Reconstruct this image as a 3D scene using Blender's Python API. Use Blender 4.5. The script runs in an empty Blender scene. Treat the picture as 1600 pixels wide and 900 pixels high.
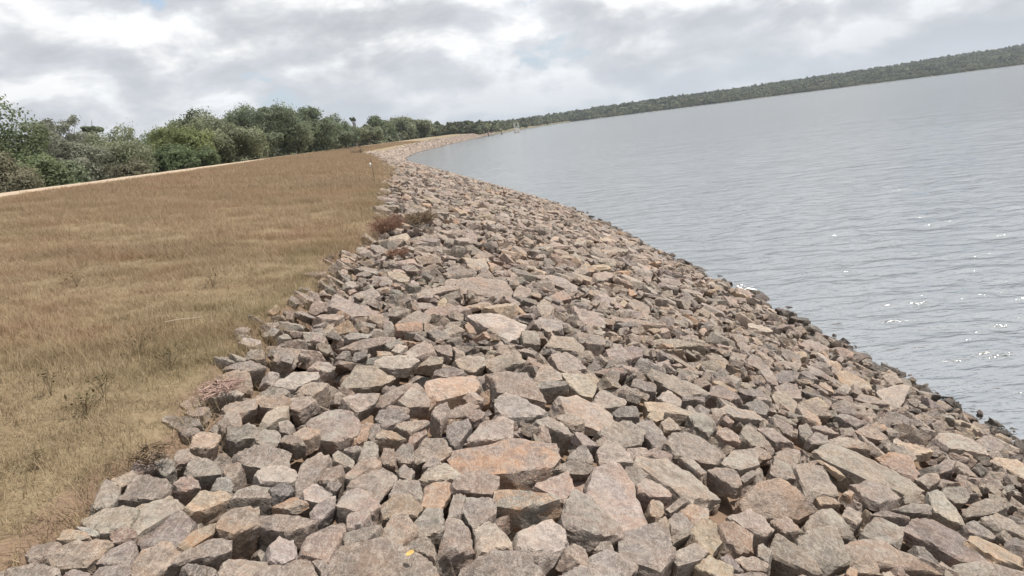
import bpy, math, random
import numpy as np
from mathutils import Matrix, Vector, Euler
sc = bpy.context.scene
R = math.radians
rng = np.random.default_rng(11)
random.seed(4)

# ------------------------------------------------------------------ camera
EYE = 3.5                      # metres above the reservoir
cam_d = bpy.data.cameras.new('camera'); cam = bpy.data.objects.new('camera', cam_d)
sc.collection.objects.link(cam); sc.camera = cam
cam_d.lens = 1190/1600*36; cam_d.sensor_width = 36; cam_d.clip_start = .05; cam_d.clip_end = 12000
PITCH = math.atan(250/1190); ROLL = math.atan(.126)
F0 = Vector((0, math.cos(PITCH), -math.sin(PITCH))); R0 = Vector((1, 0, 0)); U0 = Vector((0, math.sin(PITCH), math.cos(PITCH)))
RT = math.cos(ROLL)*R0 - math.sin(ROLL)*U0; UP = math.sin(ROLL)*R0 + math.cos(ROLL)*U0
m = Matrix.Identity(4)
for i in range(3):
    m[i][0] = RT[i]; m[i][1] = UP[i]; m[i][2] = -F0[i]
m[2][3] = EYE
cam.matrix_world = m

# ------------------------------------------------------------------ sky, sun, exposure
SUN_EL, SUN_AZ = R(66), R(82)          # azimuth clockwise from straight ahead (+Y)
w = bpy.data.worlds.new('World'); sc.world = w; w.use_nodes = True
nt = w.node_tree; nt.nodes.clear(); N = nt.nodes.new; L = nt.links.new
def mth(nt, op, a, b=None, c=None, clamp=False):
    n = nt.nodes.new('ShaderNodeMath'); n.operation = op; n.use_clamp = clamp
    for i, v in enumerate((a, b, c)):
        if v is None: continue
        if isinstance(v, (int, float)): n.inputs[i].default_value = v
        else: nt.links.new(v, n.inputs[i])
    return n.outputs[0]
def mixc(nt, f, a, b, blend='MIX'):
    n = nt.nodes.new('ShaderNodeMix'); n.data_type = 'RGBA'; n.blend_type = blend
    for s, v in ((0, f), (6, a), (7, b)):
        if isinstance(v, (int, float)): n.inputs[s].default_value = v
        elif isinstance(v, tuple): n.inputs[s].default_value = (*v[:3], 1)
        else: nt.links.new(v, n.inputs[s])
    return n.outputs[2]
def ramp(nt, f, stops, interp='LINEAR'):
    n = nt.nodes.new('ShaderNodeValToRGB'); n.color_ramp.interpolation = interp
    e = n.color_ramp.elements
    while len(e) < len(stops): e.new(.5)
    for i, (p, c) in enumerate(stops):
        e[i].position = p; e[i].color = (c, c, c, 1) if isinstance(c, (int, float)) else (*c, 1)
    nt.links.new(f, n.inputs[0]); return n.outputs[0]
def noise(nt, vec, scale, detail=4, rough=.55, dist=0, kind=None):
    n = nt.nodes.new('ShaderNodeTexNoise'); n.inputs['Scale'].default_value = scale
    n.inputs['Detail'].default_value = detail; n.inputs['Roughness'].default_value = rough
    n.inputs['Distortion'].default_value = dist
    if vec is not None: nt.links.new(vec, n.inputs['Vector'])
    return n.outputs['Fac']
def vscale(nt, vec, s):
    n = nt.nodes.new('ShaderNodeVectorMath'); n.operation = 'MULTIPLY'
    nt.links.new(vec, n.inputs[0]); n.inputs[1].default_value = s; return n.outputs[0]
sky = N('ShaderNodeTexSky'); sky.sky_type = 'NISHITA'; sky.sun_disc = False
sky.sun_elevation = SUN_EL; sky.sun_rotation = SUN_AZ; sky.dust_density = 1.5
tc = N('ShaderNodeTexCoord'); sep = N('ShaderNodeSeparateXYZ'); L(tc.outputs['Generated'], sep.inputs[0])
zz = mth(nt, 'MAXIMUM', sep.outputs[2], 0.0); zz = mth(nt, 'ADD', zz, .26)
cx = mth(nt, 'DIVIDE', sep.outputs[0], zz); cy = mth(nt, 'DIVIDE', sep.outputs[1], zz)
cmb = N('ShaderNodeCombineXYZ'); L(cx, cmb.inputs[0]); L(cy, cmb.inputs[1]); cmb.inputs[2].default_value = 3.7
cv = cmb.outputs[0]
dv = vscale(nt, tc.outputs['Generated'], (1.0, 1.0, 2.1))
def voff(v, o):
    n = nt.nodes.new('ShaderNodeVectorMath'); n.operation = 'ADD'; nt.links.new(v, n.inputs[0]); n.inputs[1].default_value = o; return n.outputs[0]
dv = voff(dv, (.35, .12, .6))
n1 = noise(nt, dv, 6.6, 8, .54, .2)
n1u = noise(nt, voff(dv, (.018, .012, .05)), 6.6, 8, .54, .2)
n2 = noise(nt, cv, 1.5, 4, .5, .1)
dens = mth(nt, 'ADD', mth(nt, 'MULTIPLY', n1, .78), mth(nt, 'MULTIPLY', n2, .22))
cover = ramp(nt, dens, [(.385, 0), (.425, 1)])
lit = mth(nt, 'SUBTRACT', n1, n1u)                       # thinning upwards: a sunlit shoulder
shade = ramp(nt, mth(nt, 'MULTIPLY_ADD', lit, 3.0, .40), [(.08, (3.75, 3.9, 4.2)), (.38, (4.6, 4.75, 5.0)), (.58, (5.8, 5.9, 6.05)), (.78, (7.3, 7.35, 7.4))])
shade = mixc(nt, 1.0, shade, ramp(nt, dens, [(.42, 1.12), (.58, .92)]), 'MULTIPLY')
horiz = ramp(nt, sep.outputs[2], [(.0, 1), (.14, 0)], 'EASE')
blue = mixc(nt, .55, sky.outputs[0], (3.9, 4.7, 5.7))
col = mixc(nt, cover, blue, shade)
col = mixc(nt, mth(nt, 'MULTIPLY', horiz, .62), col, (3.95, 4.25, 4.7))
bg = N('ShaderNodeBackground'); bg.inputs[1].default_value = .1; L(col, bg.inputs[0])
wo = N('ShaderNodeOutputWorld'); L(bg.outputs[0], wo.inputs[0])
sun_d = bpy.data.lights.new('sun', 'SUN'); sun_d.energy = 4.0; sun_d.angle = R(.6); sun_d.color = (1, .95, .87)
sun = bpy.data.objects.new('sun', sun_d); sc.collection.objects.link(sun)
sd = Vector((math.sin(SUN_AZ)*math.cos(SUN_EL), math.cos(SUN_AZ)*math.cos(SUN_EL), math.sin(SUN_EL)))
sun.rotation_euler = sd.to_track_quat('Z', 'Y').to_euler()
sc.view_settings.view_transform = 'Standard'; sc.view_settings.look = 'None'
sc.view_settings.exposure = .6; sc.view_settings.gamma = 1
sc.cycles.max_bounces = 6; sc.cycles.transparent_max_bounces = 8; sc.cycles.volume_bounces = 0
sc.cycles.use_denoising = True

# ------------------------------------------------------------------ ground shape
KW = np.array([(-400, 40), (-30, 5.6), (0, 4.75), (6.65, 4.65), (12.8, 4.4), (18, 3.9), (30, 2.96), (52, -.85), (77, -5.5), (120, -14.3), (160, -18.5),
               (202, -20), (277, -16), (404, -9), (550, 2), (707, 18), (900, 55), (1100, 100), (6000, 1300)], float)
KP = np.array([(-9000, -4.5), (-14, -4.5), (-8, -3.1), (0, 0), (4.6, 1.9), (6.4, 2.4), (14.8, 3.3), (15, 3.33), (17, 3.42), (19.3, 3.42), (19.6, 3.36),
               (25, 1.4), (34, .6), (70, .3), (9000, .3)], float)
EDGE = 6.35
def Wl(y): return np.interp(y, KW[:, 0], KW[:, 1])
def prof(o): return np.interp(o, KP[:, 0], KP[:, 1])
def S(x, y): return prof(Wl(y)-x)
def lat(ix, iy, iz, seed):
    h = (ix*374761393 + iy*668265263 + iz*2147483647 + seed*974711) & 0xffffffff
    h = ((h ^ (h >> 13))*1274126177) & 0xffffffff
    return ((h ^ (h >> 16)) & 0xffff)/32767.5-1
def vn(p, seed=0):
    """value noise, p (n,3) -> (n,) in -1..1"""
    f = np.floor(p); i = f.astype(np.int64); t = p-f; t = t*t*(3-2*t); r = 0
    for a in (0, 1):
        for b in (0, 1):
            for c in (0, 1):
                wt = (t[:, 0] if a else 1-t[:, 0])*(t[:, 1] if b else 1-t[:, 1])*(t[:, 2] if c else 1-t[:, 2])
                r = r+wt*lat(i[:, 0]+a, i[:, 1]+b, i[:, 2]+c, seed)
    return r
def vn2(x, y, s, seed=0):
    x = np.asarray(x, float); y = np.asarray(y, float)
    return vn(np.stack([x.ravel()/s, y.ravel()/s, np.zeros(x.size)], 1), seed).reshape(x.shape)
def farland(x, y):
    ysh = 1165+.1*(x-60)+22*vn2(x, y*0, 90, 5)+60*vn2(x, y*0, 400, 6)
    dd = y-ysh
    hm = 6+22*np.clip(x/1000, 0, 1.3)+4*vn2(x, y, 260, 8)
    return np.where(dd > 0, np.clip(dd/10, 0, 1)*.8+hm*(1-np.exp(-np.clip(dd, 0, 1e5)/230)), -4.5+np.clip(dd+40, 0, 40)/40*4.5)
def edge_at(y): return EDGE+np.interp(y, [10, 20, 30, 60, 105, 130, 160, 205, 280], [0, .4, .85, .9, .7, -.3, -2.1, -1.6, .5])+.13*vn2(y, y*0, .8, 3)+.08*vn2(y, y*0, .25, 4)
def ground(x, y):
    o = Wl(y)-x
    z = prof(o)
    dip = .16*np.clip((edge_at(y)-o)/.25, 0, 1)
    z = z-dip
    rough = .03*vn2(x, y, .7, 1)*(np.abs(o-8) < 6.5)*(o > 6)
    return np.maximum(z+rough, np.where(y > 900, farland(x, y), -99))

# ------------------------------------------------------------------ helpers
def link(o): sc.collection.objects.link(o); return o
def tag(o, label=None, cat=None, group=None, kind=None):
    if label: o['label'] = label
    if cat: o['category'] = cat
    if group: o['group'] = group
    if kind: o['kind'] = kind
    return o
def mesh_np(name, V, Fc, mat, smooth=True, k=None):
    """V (n,3), Fc (m,k) same-size faces"""
    me = bpy.data.meshes.new(name); V = np.asarray(V, np.float32); Fc = np.asarray(Fc, np.int32)
    nf, k = Fc.shape
    me.vertices.add(len(V)); me.vertices.foreach_set('co', V.ravel())
    me.loops.add(nf*k); me.loops.foreach_set('vertex_index', Fc.ravel())
    me.polygons.add(nf); me.polygons.foreach_set('loop_start', np.arange(nf, dtype=np.int32)*k)
    me.polygons.foreach_set('loop_total', np.full(nf, k, np.int32))
    if smooth: me.polygons.foreach_set('use_smooth', np.ones(nf, bool))
    me.update(calc_edges=True); me.validate()
    if mat: me.materials.append(mat)
    return me
def grid_faces(nr, nc):
    a = np.arange(nr*nc).reshape(nr, nc)
    return np.stack([a[:-1, :-1], a[:-1, 1:], a[1:, 1:], a[1:, :-1]], -1).reshape(-1, 4)
def empty(name, loc): o = link(bpy.data.objects.new(name, None)); o.location = loc; o.empty_display_size = .2; return o
def part(name, me, parent): o = link(bpy.data.objects.new(name, me)); o.parent = parent; return o
def tubes(paths, sides=5):
    """paths: list of [(point, radius)...] -> V, F"""
    V, Fc = [], []
    for path in paths:
        base = len(V)
        for i, (p, r) in enumerate(path):
            p = Vector(p); q = Vector(path[min(i+1, len(path)-1)][0]); q0 = Vector(path[max(i-1, 0)][0])
            d = (q-q0).normalized() if (q-q0).length > 1e-9 else Vector((0, 0, 1))
            a = d.orthogonal().normalized(); b = d.cross(a)
            for s in range(sides):
                t = 2*math.pi*s/sides
                V.append(tuple(p+(a*math.cos(t)+b*math.sin(t))*r))
        for i in range(len(path)-1):
            for s in range(sides):
                s2 = (s+1) % sides
                Fc.append((base+i*sides+s, base+i*sides+s2, base+(i+1)*sides+s2, base+(i+1)*sides+s))
    return V, Fc
def mat_new(name):
    mt = bpy.data.materials.new(name); mt.use_nodes = True; t = mt.node_tree
    b = t.nodes['Principled BSDF']; return mt, t, b
def geo(t): return t.nodes.new('ShaderNodeNewGeometry')
def bump(t, h, dist, strength=1, nrm=None):
    n = t.nodes.new('ShaderNodeBump'); n.inputs['Distance'].default_value = dist; n.inputs['Strength'].default_value = strength
    t.links.new(h, n.inputs['Height'])
    if nrm is not None: t.links.new(nrm, n.inputs['Normal'])
    return n.outputs[0]

# ------------------------------------------------------------------ materials
def rock_mat(name, inst):
    mt, t, b = mat_new(name); ln = t.links.new
    if inst:
        at = t.nodes.new('ShaderNodeAttribute'); at.attribute_type = 'INSTANCER'; at.attribute_name = 'tint'
        tint, stain = at.outputs['Color'], at.outputs['Alpha']
    else:
        oi0 = t.nodes.new('ShaderNodeObjectInfo'); tint, stain = oi0.outputs['Color'], oi0.outputs['Alpha']
    g = geo(t); pos = g.outputs['Position']
    oi = t.nodes.new('ShaderNodeObjectInfo')
    off = t.nodes.new('ShaderNodeCombineXYZ')
    ln(mth(t, 'MULTIPLY', oi.outputs['Random'], 37.0), off.inputs[0]); ln(mth(t, 'MULTIPLY', oi.outputs['Random'], 91.0), off.inputs[1])
    va = t.nodes.new('ShaderNodeVectorMath'); va.operation = 'ADD'; ln(pos, va.inputs[0]); ln(off.outputs[0], va.inputs[1])
    p = va.outputs[0]
    nb = noise(t, p, 7, 5, .62, .3)             # broad weathering
    nm = noise(t, p, 34, 6, .68)
    nf = noise(t, p, 170, 4, .7)                # grain
    vor = t.nodes.new('ShaderNodeTexVoronoi'); vor.inputs['Scale'].default_value = 260; ln(p, vor.inputs['Vector'])
    col = mixc(t, 1.0, tint, ramp(t, nb, [(.3, (.86, .85, .85)), (.5, (.99, .97, .96)), (.7, (1.18, 1.12, 1.06))]), 'MULTIPLY')
    col = mixc(t, 1.0, col, ramp(t, nm, [(.32, .62), (.5, .98), (.66, 1.34)]), 'MULTIPLY')
    col = mixc(t, 1.0, col, ramp(t, nf, [(.3, .66), (.5, 1.0), (.7, 1.36)]), 'MULTIPLY')
    # brown weathering rind in patches, ochre and rust stain where the stone has it
    rind = ramp(t, noise(t, p, 4.3, 4, .6, .6), [(.5, 0), (.62, 1)])
    col = mixc(t, mth(t, 'MULTIPLY', rind, .35), col, mixc(t, 1.0, tint, (1.22, .98, .80), 'MULTIPLY'))
    st = ramp(t, noise(t, p, 9, 5, .65, .4), [(.44, 0), (.58, 1)])
    col = mixc(t, mth(t, 'MULTIPLY', st, mth(t, 'SUBTRACT', 1.0, stain)), col, (.40, .225, .125))
    vm = t.nodes.new('ShaderNodeMapping'); vm.inputs['Scale'].default_value = (1, .35, 2.2); vm.inputs['Rotation'].default_value = (.5, .3, .8); ln(p, vm.inputs['Vector'])
    ve = noise(t, vm.outputs[0], 24, 5, .7, .8)
    col = mixc(t, mth(t, 'MULTIPLY', ramp(t, ve, [(.47, 0), (.50, 1), (.53, 0)]), .42), col, (.50, .46, .41))
    # pale crystals and lichen specks
    sp = ramp(t, vor.outputs['Distance'], [(.0, 1), (.16, 0)])
    sp = mth(t, 'MULTIPLY', sp, ramp(t, nm, [(.52, 0), (.62, 1)]))
    col = mixc(t, mth(t, 'MULTIPLY', sp, .75), col, (.52, .50, .46))
    pt = ramp(t, g.outputs['Pointiness'], [(.50, 0), (.60, 1)])
    col = mixc(t, mth(t, 'MULTIPLY', pt, .5), col, mixc(t, 1.0, col, (1.45, 1.4, 1.35), 'MULTIPLY'))
    lich = ramp(t, noise(t, p, 5.5, 6, .72, .5), [(.50, 0), (.60, 1)])
    rndf = ramp(t, oi.outputs['Random'], [(.35, 0), (.9, 1)])
    col = mixc(t, mth(t, 'MULTIPLY', mth(t, 'MULTIPLY', lich, rndf), .5), col, (.36, .335, .29))
    dk = ramp(t, noise(t, p, 3.1, 5, .7, .8), [(.54, 0), (.63, 1)])
    col = mixc(t, mth(t, 'MULTIPLY', dk, .45), col, mixc(t, 1.0, col, (.52, .50, .49), 'MULTIPLY'))
    # fine cracks
    v2 = t.nodes.new('ShaderNodeTexVoronoi'); v2.feature = 'DISTANCE_TO_EDGE'; v2.inputs['Scale'].default_value = 13
    wv = t.nodes.new('ShaderNodeVectorMath'); wv.operation = 'MULTIPLY_ADD'
    nz = t.nodes.new('ShaderNodeTexNoise'); nz.inputs['Scale'].default_value = 18; ln(p, nz.inputs['Vector'])
    ln(nz.outputs['Color'], wv.inputs[0]); wv.inputs[1].default_value = (.09, .09, .09); ln(p, wv.inputs[2]); ln(wv.outputs[0], v2.inputs['Vector'])
    cr = ramp(t, v2.outputs['Distance'], [(.0, 0), (.035, 1)])
    # wet band at the waterline
    sz = t.nodes.new('ShaderNodeSeparateXYZ'); ln(pos, sz.inputs[0])
    wet = ramp(t, mth(t, 'ADD', sz.outputs[2], mth(t, 'MULTIPLY', nb, .10)), [(.13, 1), (.21, 0)])
    col = mixc(t, mth(t, 'MULTIPLY', wet, .78), col, mixc(t, 1.0, col, (.16, .15, .14), 'MULTIPLY'))
    ln(col, b.inputs['Base Color'])
    ln(mth(t, 'SUBTRACT', .88, mth(t, 'MULTIPLY', wet, .55)), b.inputs['Roughness'])
    b.inputs['Specular IOR Level'].default_value = .35
    h = mth(t, 'ADD', mth(t, 'MULTIPLY', nm, 1.0), mth(t, 'MULTIPLY', nf, .22))
    h = mth(t, 'ADD', h, mth(t, 'MULTIPLY', cr, .10))
    h = mth(t, 'ADD', h, mth(t, 'MULTIPLY', nb, 1.8))
    ln(bump(t, h, .020, 1.0), b.inputs['Normal'])
    return mt
M_rock = rock_mat('broken_rock', False); M_rock_i = rock_mat('broken_rock_mass', True)

def ground_mat():
    mt, t, b = mat_new('bank_ground'); ln = t.links.new
    at = t.nodes.new('ShaderNodeAttribute'); at.attribute_name = 'offset'; o = at.outputs['Fac']
    vg = t.nodes.new('ShaderNodeAttribute'); vg.attribute_name = 'verge'
    p = geo(t).outputs['Position']
    n1 = noise(t, p, 1.3, 5, .6); n2 = noise(t, p, 18, 5, .7)
    soil = mixc(t, n2, (.10, .07, .05), (.26, .17, .11))
    straw = mixc(t, n1, (.20, .145, .085), (.16, .135, .07)); straw = mixc(t, mth(t, 'MULTIPLY', n2, .6), straw, (.28, .21, .135))
    land = mixc(t, n1, (.10, .095, .05), (.17, .13, .075))
    bare = mixc(t, n1, (.085, .060, .042), (.15, .105, .07))
    riprap = mixc(t, ramp(t, noise(t, p, 2.2, 6, .75), [(.4, 0), (.6, 1)]), (.16, .13, .11), (.33, .28, .235))
    sy = t.nodes.new('ShaderNodeSeparateXYZ'); ln(p, sy.inputs[0])
    far = ramp(t, mth(t, 'DIVIDE', sy.outputs[1], 1000), [(.03, 0), (.08, 1)])
    soil = mixc(t, far, soil, riprap)
    soil = mixc(t, ramp(t, mth(t, 'DIVIDE', sy.outputs[1], 1000), [(.43, 0), (.47, 1)]), soil, bare)
    c = mixc(t, ramp(t, vg.outputs['Fac'], [(.0, 0), (.06, 1)]), soil, straw)
    c = mixc(t, ramp(t, mth(t, 'DIVIDE', o, 100.0), [(.193, 0), (.21, 1)]), c, land)
    c = mixc(t, ramp(t, mth(t, 'DIVIDE', sy.outputs[1], 2000), [(.20, 0), (.24, 1)]), c, land)
    ln(c, b.inputs['Base Color']); b.inputs['Roughness'].default_value = .95
    ln(bump(t, n2, .03, .7), b.inputs['Normal'])
    return mt
def road_mat():
    mt, t, b = mat_new('sandy_road'); ln = t.links.new
    p = geo(t).outputs['Position']
    c = mixc(t, noise(t, p, 3, 6, .65), (.29, .22, .15), (.42, .33, .24))
    c = mixc(t, mth(t, 'MULTIPLY', noise(t, p, 60, 3, .7), .3), c, (.45, .37, .28))
    ln(c, b.inputs['Base Color']); b.inputs['Roughness'].default_value = .95
    ln(bump(t, noise(t, p, 25, 5, .7), .02, .8), b.inputs['Normal'])
    return mt
def water_mat():
    mt, t, b = mat_new('reservoir_water'); ln = t.links.new
    t.nodes.remove(b); out = t.nodes['Material Output']
    p = geo(t).outputs['Position']
    mp = t.nodes.new('ShaderNodeMapping'); mp.inputs['Rotation'].default_value = (0, 0, R(-9)); mp.inputs['Scale'].default_value = (.42, 1, 1); ln(p, mp.inputs['Vector'])
    q = mp.outputs[0]
    a1 = noise(t, q, 1.7, 3, .5, .5); a2 = noise(t, q, 5.5, 3, .55, .4); a3 = noise(t, q, 19, 3, .6, .2)
    big = noise(t, q, .35, 3, .5, .2)
    h = mth(t, 'ADD', mth(t, 'MULTIPLY', a1, .070), mth(t, 'MULTIPLY', a2, .046))
    h = mth(t, 'ADD', h, mth(t, 'MULTIPLY', a3, .009)); h = mth(t, 'ADD', h, mth(t, 'MULTIPLY', big, .10))
    mg = t.nodes.new('ShaderNodeMapping'); mg.inputs['Scale'].default_value = (.25, 1, 1); mg.inputs['Rotation'].default_value = (0, 0, R(-9)); ln(p, mg.inputs['Vector'])
    h = mth(t, 'MULTIPLY', h, ramp(t, noise(t, mg.outputs[0], .09, 4, .6, .3), [(.36, .8), (.64, 1.2)]))
    nrm = bump(t, h, 1.0, 1.0)
    # turbid body: brown and see-through in the shallows, grey green where deep
    dp = t.nodes.new('ShaderNodeAttribute'); dp.attribute_name = 'depth'
    op = ramp(t, dp.outputs['Fac'], [(.0, .12), (.2, .50), (.55, .88), (.95, 1)])
    gust = noise(t, p, .012, 4, .6)
    deepc = mixc(t, ramp(t, gust, [(.4, 0), (.6, 1)]), (.066, .082, .074), (.082, .098, .088))
    body = mixc(t, ramp(t, dp.outputs['Fac'], [(.05, 0), (.7, 1)]), (.075, .048, .034), deepc)
    df = t.nodes.new('ShaderNodeBsdfDiffuse'); ln(body, df.inputs[0]); ln(nrm, df.inputs['Normal'])
    tr = t.nodes.new('ShaderNodeBsdfTransparent'); tr.inputs[0].default_value = (.62, .5, .40, 1)
    mx = t.nodes.new('ShaderNodeMixShader'); ln(op, mx.inputs[0]); ln(tr.outputs[0], mx.inputs[1]); ln(df.outputs[0], mx.inputs[2])
    gl = t.nodes.new('ShaderNodeBsdfGlossy'); gl.inputs['Roughness'].default_value = .12; gl.inputs['Color'].default_value = (.73, .735, .725, 1); ln(nrm, gl.inputs['Normal'])
    fr = t.nodes.new('ShaderNodeFresnel'); fr.inputs[0].default_value = 1.23; ln(nrm, fr.inputs['Normal'])
    m2 = t.nodes.new('ShaderNodeMixShader'); ln(fr.outputs[0], m2.inputs[0]); ln(mx.outputs[0], m2.inputs[1]); ln(gl.outputs[0], m2.inputs[2])
    ln(m2.outputs[0], out.inputs[0])
    return mt
def grass_mat():
    mt, t, b = mat_new('dry_grass'); ln = t.links.new
    g = geo(t); p = g.outputs['Position']; r = g.outputs['Random Per Island']
    at = t.nodes.new('ShaderNodeAttribute'); at.attribute_type = 'INSTANCER'; at.attribute_name = 'tint'
    ss = t.nodes.new('ShaderNodeSeparateColor'); ln(at.outputs['Color'], ss.inputs[0])
    green = ss.outputs[0]; brown = ss.outputs[1]
    straw = mixc(t, r, (.235, .170, .106), (.405, .312, .212))
    olive = mixc(t, r, (.168, .140, .070), (.315, .255, .155))
    red = mixc(t, r, (.25, .15, .09), (.38, .26, .17))
    c = mixc(t, green, straw, olive); c = mixc(t, brown, c, red)
    ln(c, b.inputs['Base Color']); b.inputs['Roughness'].default_value = .8; b.inputs['Specular IOR Level'].default_value = .15
    tl = t.nodes.new('ShaderNodeBsdfTranslucent'); ln(c, tl.inputs[0])
    mx = t.nodes.new('ShaderNodeMixShader'); mx.inputs[0].default_value = .3
    ln(b.outputs[0], mx.inputs[1]); ln(tl.outputs[0], mx.inputs[2]); ln(mx.outputs[0], t.nodes['Material Output'].inputs[0])
    return mt
def leaf_mat(name, c1, c2, transl=.38, pos_var=.5, scale=.35, tintable=False):
    mt, t, b = mat_new(name); ln = t.links.new
    g = geo(t)
    c = mixc(t, mth(t, 'MULTIPLY_ADD', g.outputs['Random Per Island'], .6, .2), c1, c2)
    n = ramp(t, noise(t, g.outputs['Position'], scale, 3, .6), [(.35, 1-pos_var*.5), (.65, 1+pos_var*.5)])
    c = mixc(t, 1.0, c, n, 'MULTIPLY')
    if tintable:
        at = t.nodes.new('ShaderNodeAttribute'); at.attribute_type = 'INSTANCER'; at.attribute_name = 'tint'; c = mixc(t, 1.0, c, at.outputs['Color'], 'MULTIPLY')
    ln(c, b.inputs['Base Color']); b.inputs['Roughness'].default_value = .65; b.inputs['Specular IOR Level'].default_value = .25
    if transl:
        tl = t.nodes.new('ShaderNodeBsdfTranslucent'); ln(c, tl.inputs[0])
        mx = t.nodes.new('ShaderNodeMixShader'); mx.inputs[0].default_value = transl
        ln(b.outputs[0], mx.inputs[1]); ln(tl.outputs[0], mx.inputs[2]); ln(mx.outputs[0], t.nodes['Material Output'].inputs[0])
    return mt
def plain(name, c1, c2, scale=8, rough=.85, bd=.01):
    mt, t, b = mat_new(name); p = geo(t).outputs['Position']; n = noise(t, p, scale, 5, .65)
    t.links.new(mixc(t, n, c1, c2), b.inputs['Base Color']); b.inputs['Roughness'].default_value = rough
    t.links.new(bump(t, n, bd, .6), b.inputs['Normal']); return mt
M_bark = plain('grey_brown_bark', (.10, .08, .06), (.24, .20, .16), 6, .9, .03)

# ------------------------------------------------------------------ ground, road, water
def nonuni(segs):
    out = [segs[0][0]]
    for a, b, s in segs:
        n = max(1, int(round(abs(b-a)/s))); out += list(np.linspace(a, b, n+1)[1:])
    return np.array(out)
ys = nonuni([(-300, -30, 45), (-30, 0, 3), (0, 26, .2), (26, 60, .7), (60, 200, 3), (200, 460, 7), (460, 1100, 30), (1100, 1500, 12), (1500, 2300, 60), (2300, 5000, 450)])
os_ = nonuni([(-4200, -1200, 400), (-1200, -60, 25), (-60, -14, 6), (-14, -2, 1), (-2, 6, .25), (6, 7, .08), (7, 15, .25), (15, 20, .5), (20, 34, 2), (34, 80, 8), (80, 500, 40), (500, 4000, 350)])
Y, O = np.meshgrid(ys, os_, indexing='ij'); X = Wl(Y)-O
Z = ground(X, Y)
me = mesh_np('ground', np.stack([X, Y, Z], -1).reshape(-1, 3), grid_faces(len(ys), len(os_))[:, ::-1], ground_mat())
a = me.attributes.new('offset', 'FLOAT', 'POINT'); a.data.foreach_set('value', O.ravel().astype(np.float32))
a = me.attributes.new('verge', 'FLOAT', 'POINT'); a.data.foreach_set('value', (O-edge_at(Y)).ravel().astype(np.float32))
tag(link(bpy.data.objects.new('ground', me)), kind='structure')

yr = nonuni([(-60, 0, 5), (0, 60, .8), (60, 440, 7)]); orr = np.array([15.5, 15.65, 16.1, 16.5, 17.1, 17.6, 18.0, 18.5, 18.7])
Yr, Or = np.meshgrid(yr, orr, indexing='ij'); Or = Or+np.where((Or < 15.55) | (Or > 18.6), .2*vn2(Yr, Or, 1.5, 9), 0)
Xr = Wl(Yr)-Or; Zr = prof(Or)+.02+.015*vn2(Xr, Yr, 2, 2); Zr[:, [0, -1]] -= .05; Zr[:, [3, 6]] -= .012
tag(link(bpy.data.objects.new('dirt_road', mesh_np('dirt_road', np.stack([Xr, Yr, Zr], -1).reshape(-1, 3), grid_faces(len(yr), len(orr))[:, ::-1], road_mat()))), kind='structure')

rr = np.concatenate([np.geomspace(2.6, 60, 620), np.geomspace(60, 4600, 190)[1:]])
tt = np.concatenate([np.linspace(R(-75), R(-22), 40)[:-1], np.linspace(R(-22), R(40), 560), np.linspace(R(40), R(125), 60)[1:]])
RR, TT = np.meshgrid(rr, tt, indexing='ij'); Xw = RR*np.sin(TT); Yw = RR*np.cos(TT)
def waves(x, y, r):
    z = 0
    cell = np.maximum(r*.0019*1.2, .01); rg = np.random.default_rng(3)
    for lam, amp, n in ((2.6, .009, 3), (1.3, .009, 4), (.62, .0060, 5), (.33, .0030, 5)):
        fade = np.clip(lam/(cell*5)-1, 0, 1)
        for k in range(n):
            th = R(-101)+rg.normal(0, .38); L_ = lam*rg.uniform(.75, 1.3); ph = rg.uniform(0, 6.28)
            arg = (x*math.cos(th)+y*math.sin(th))*2*math.pi/L_+ph+1.6*vn2(x, y, L_*3.0, k+int(lam*10))
            z = z+fade*amp*np.sin(arg)*(1+.5*vn2(x, y, L_*6, 40+k))
    return z
near = RR < 150
Zw = np.zeros_like(Xw); Zw[near] = waves(Xw[near], Yw[near], RR[near])
depth = np.clip(0-prof(Wl(Yw)-Xw)+.12, 0, 3)
dist_sh = Wl(Yw)-Xw
Zw *= np.clip(.35+np.clip(-dist_sh, 0, 2)*.35, .35, 1)
me = mesh_np('water', np.stack([Xw, Yw, Zw], -1).reshape(-1, 3), grid_faces(len(rr), len(tt))[:, ::-1], water_mat())
a = me.attributes.new('depth', 'FLOAT', 'POINT'); a.data.foreach_set('value', np.clip(depth/1.2, 0, 1).ravel().astype(np.float32))
tag(link(bpy.data.objects.new('water', me)), kind='structure')

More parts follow.
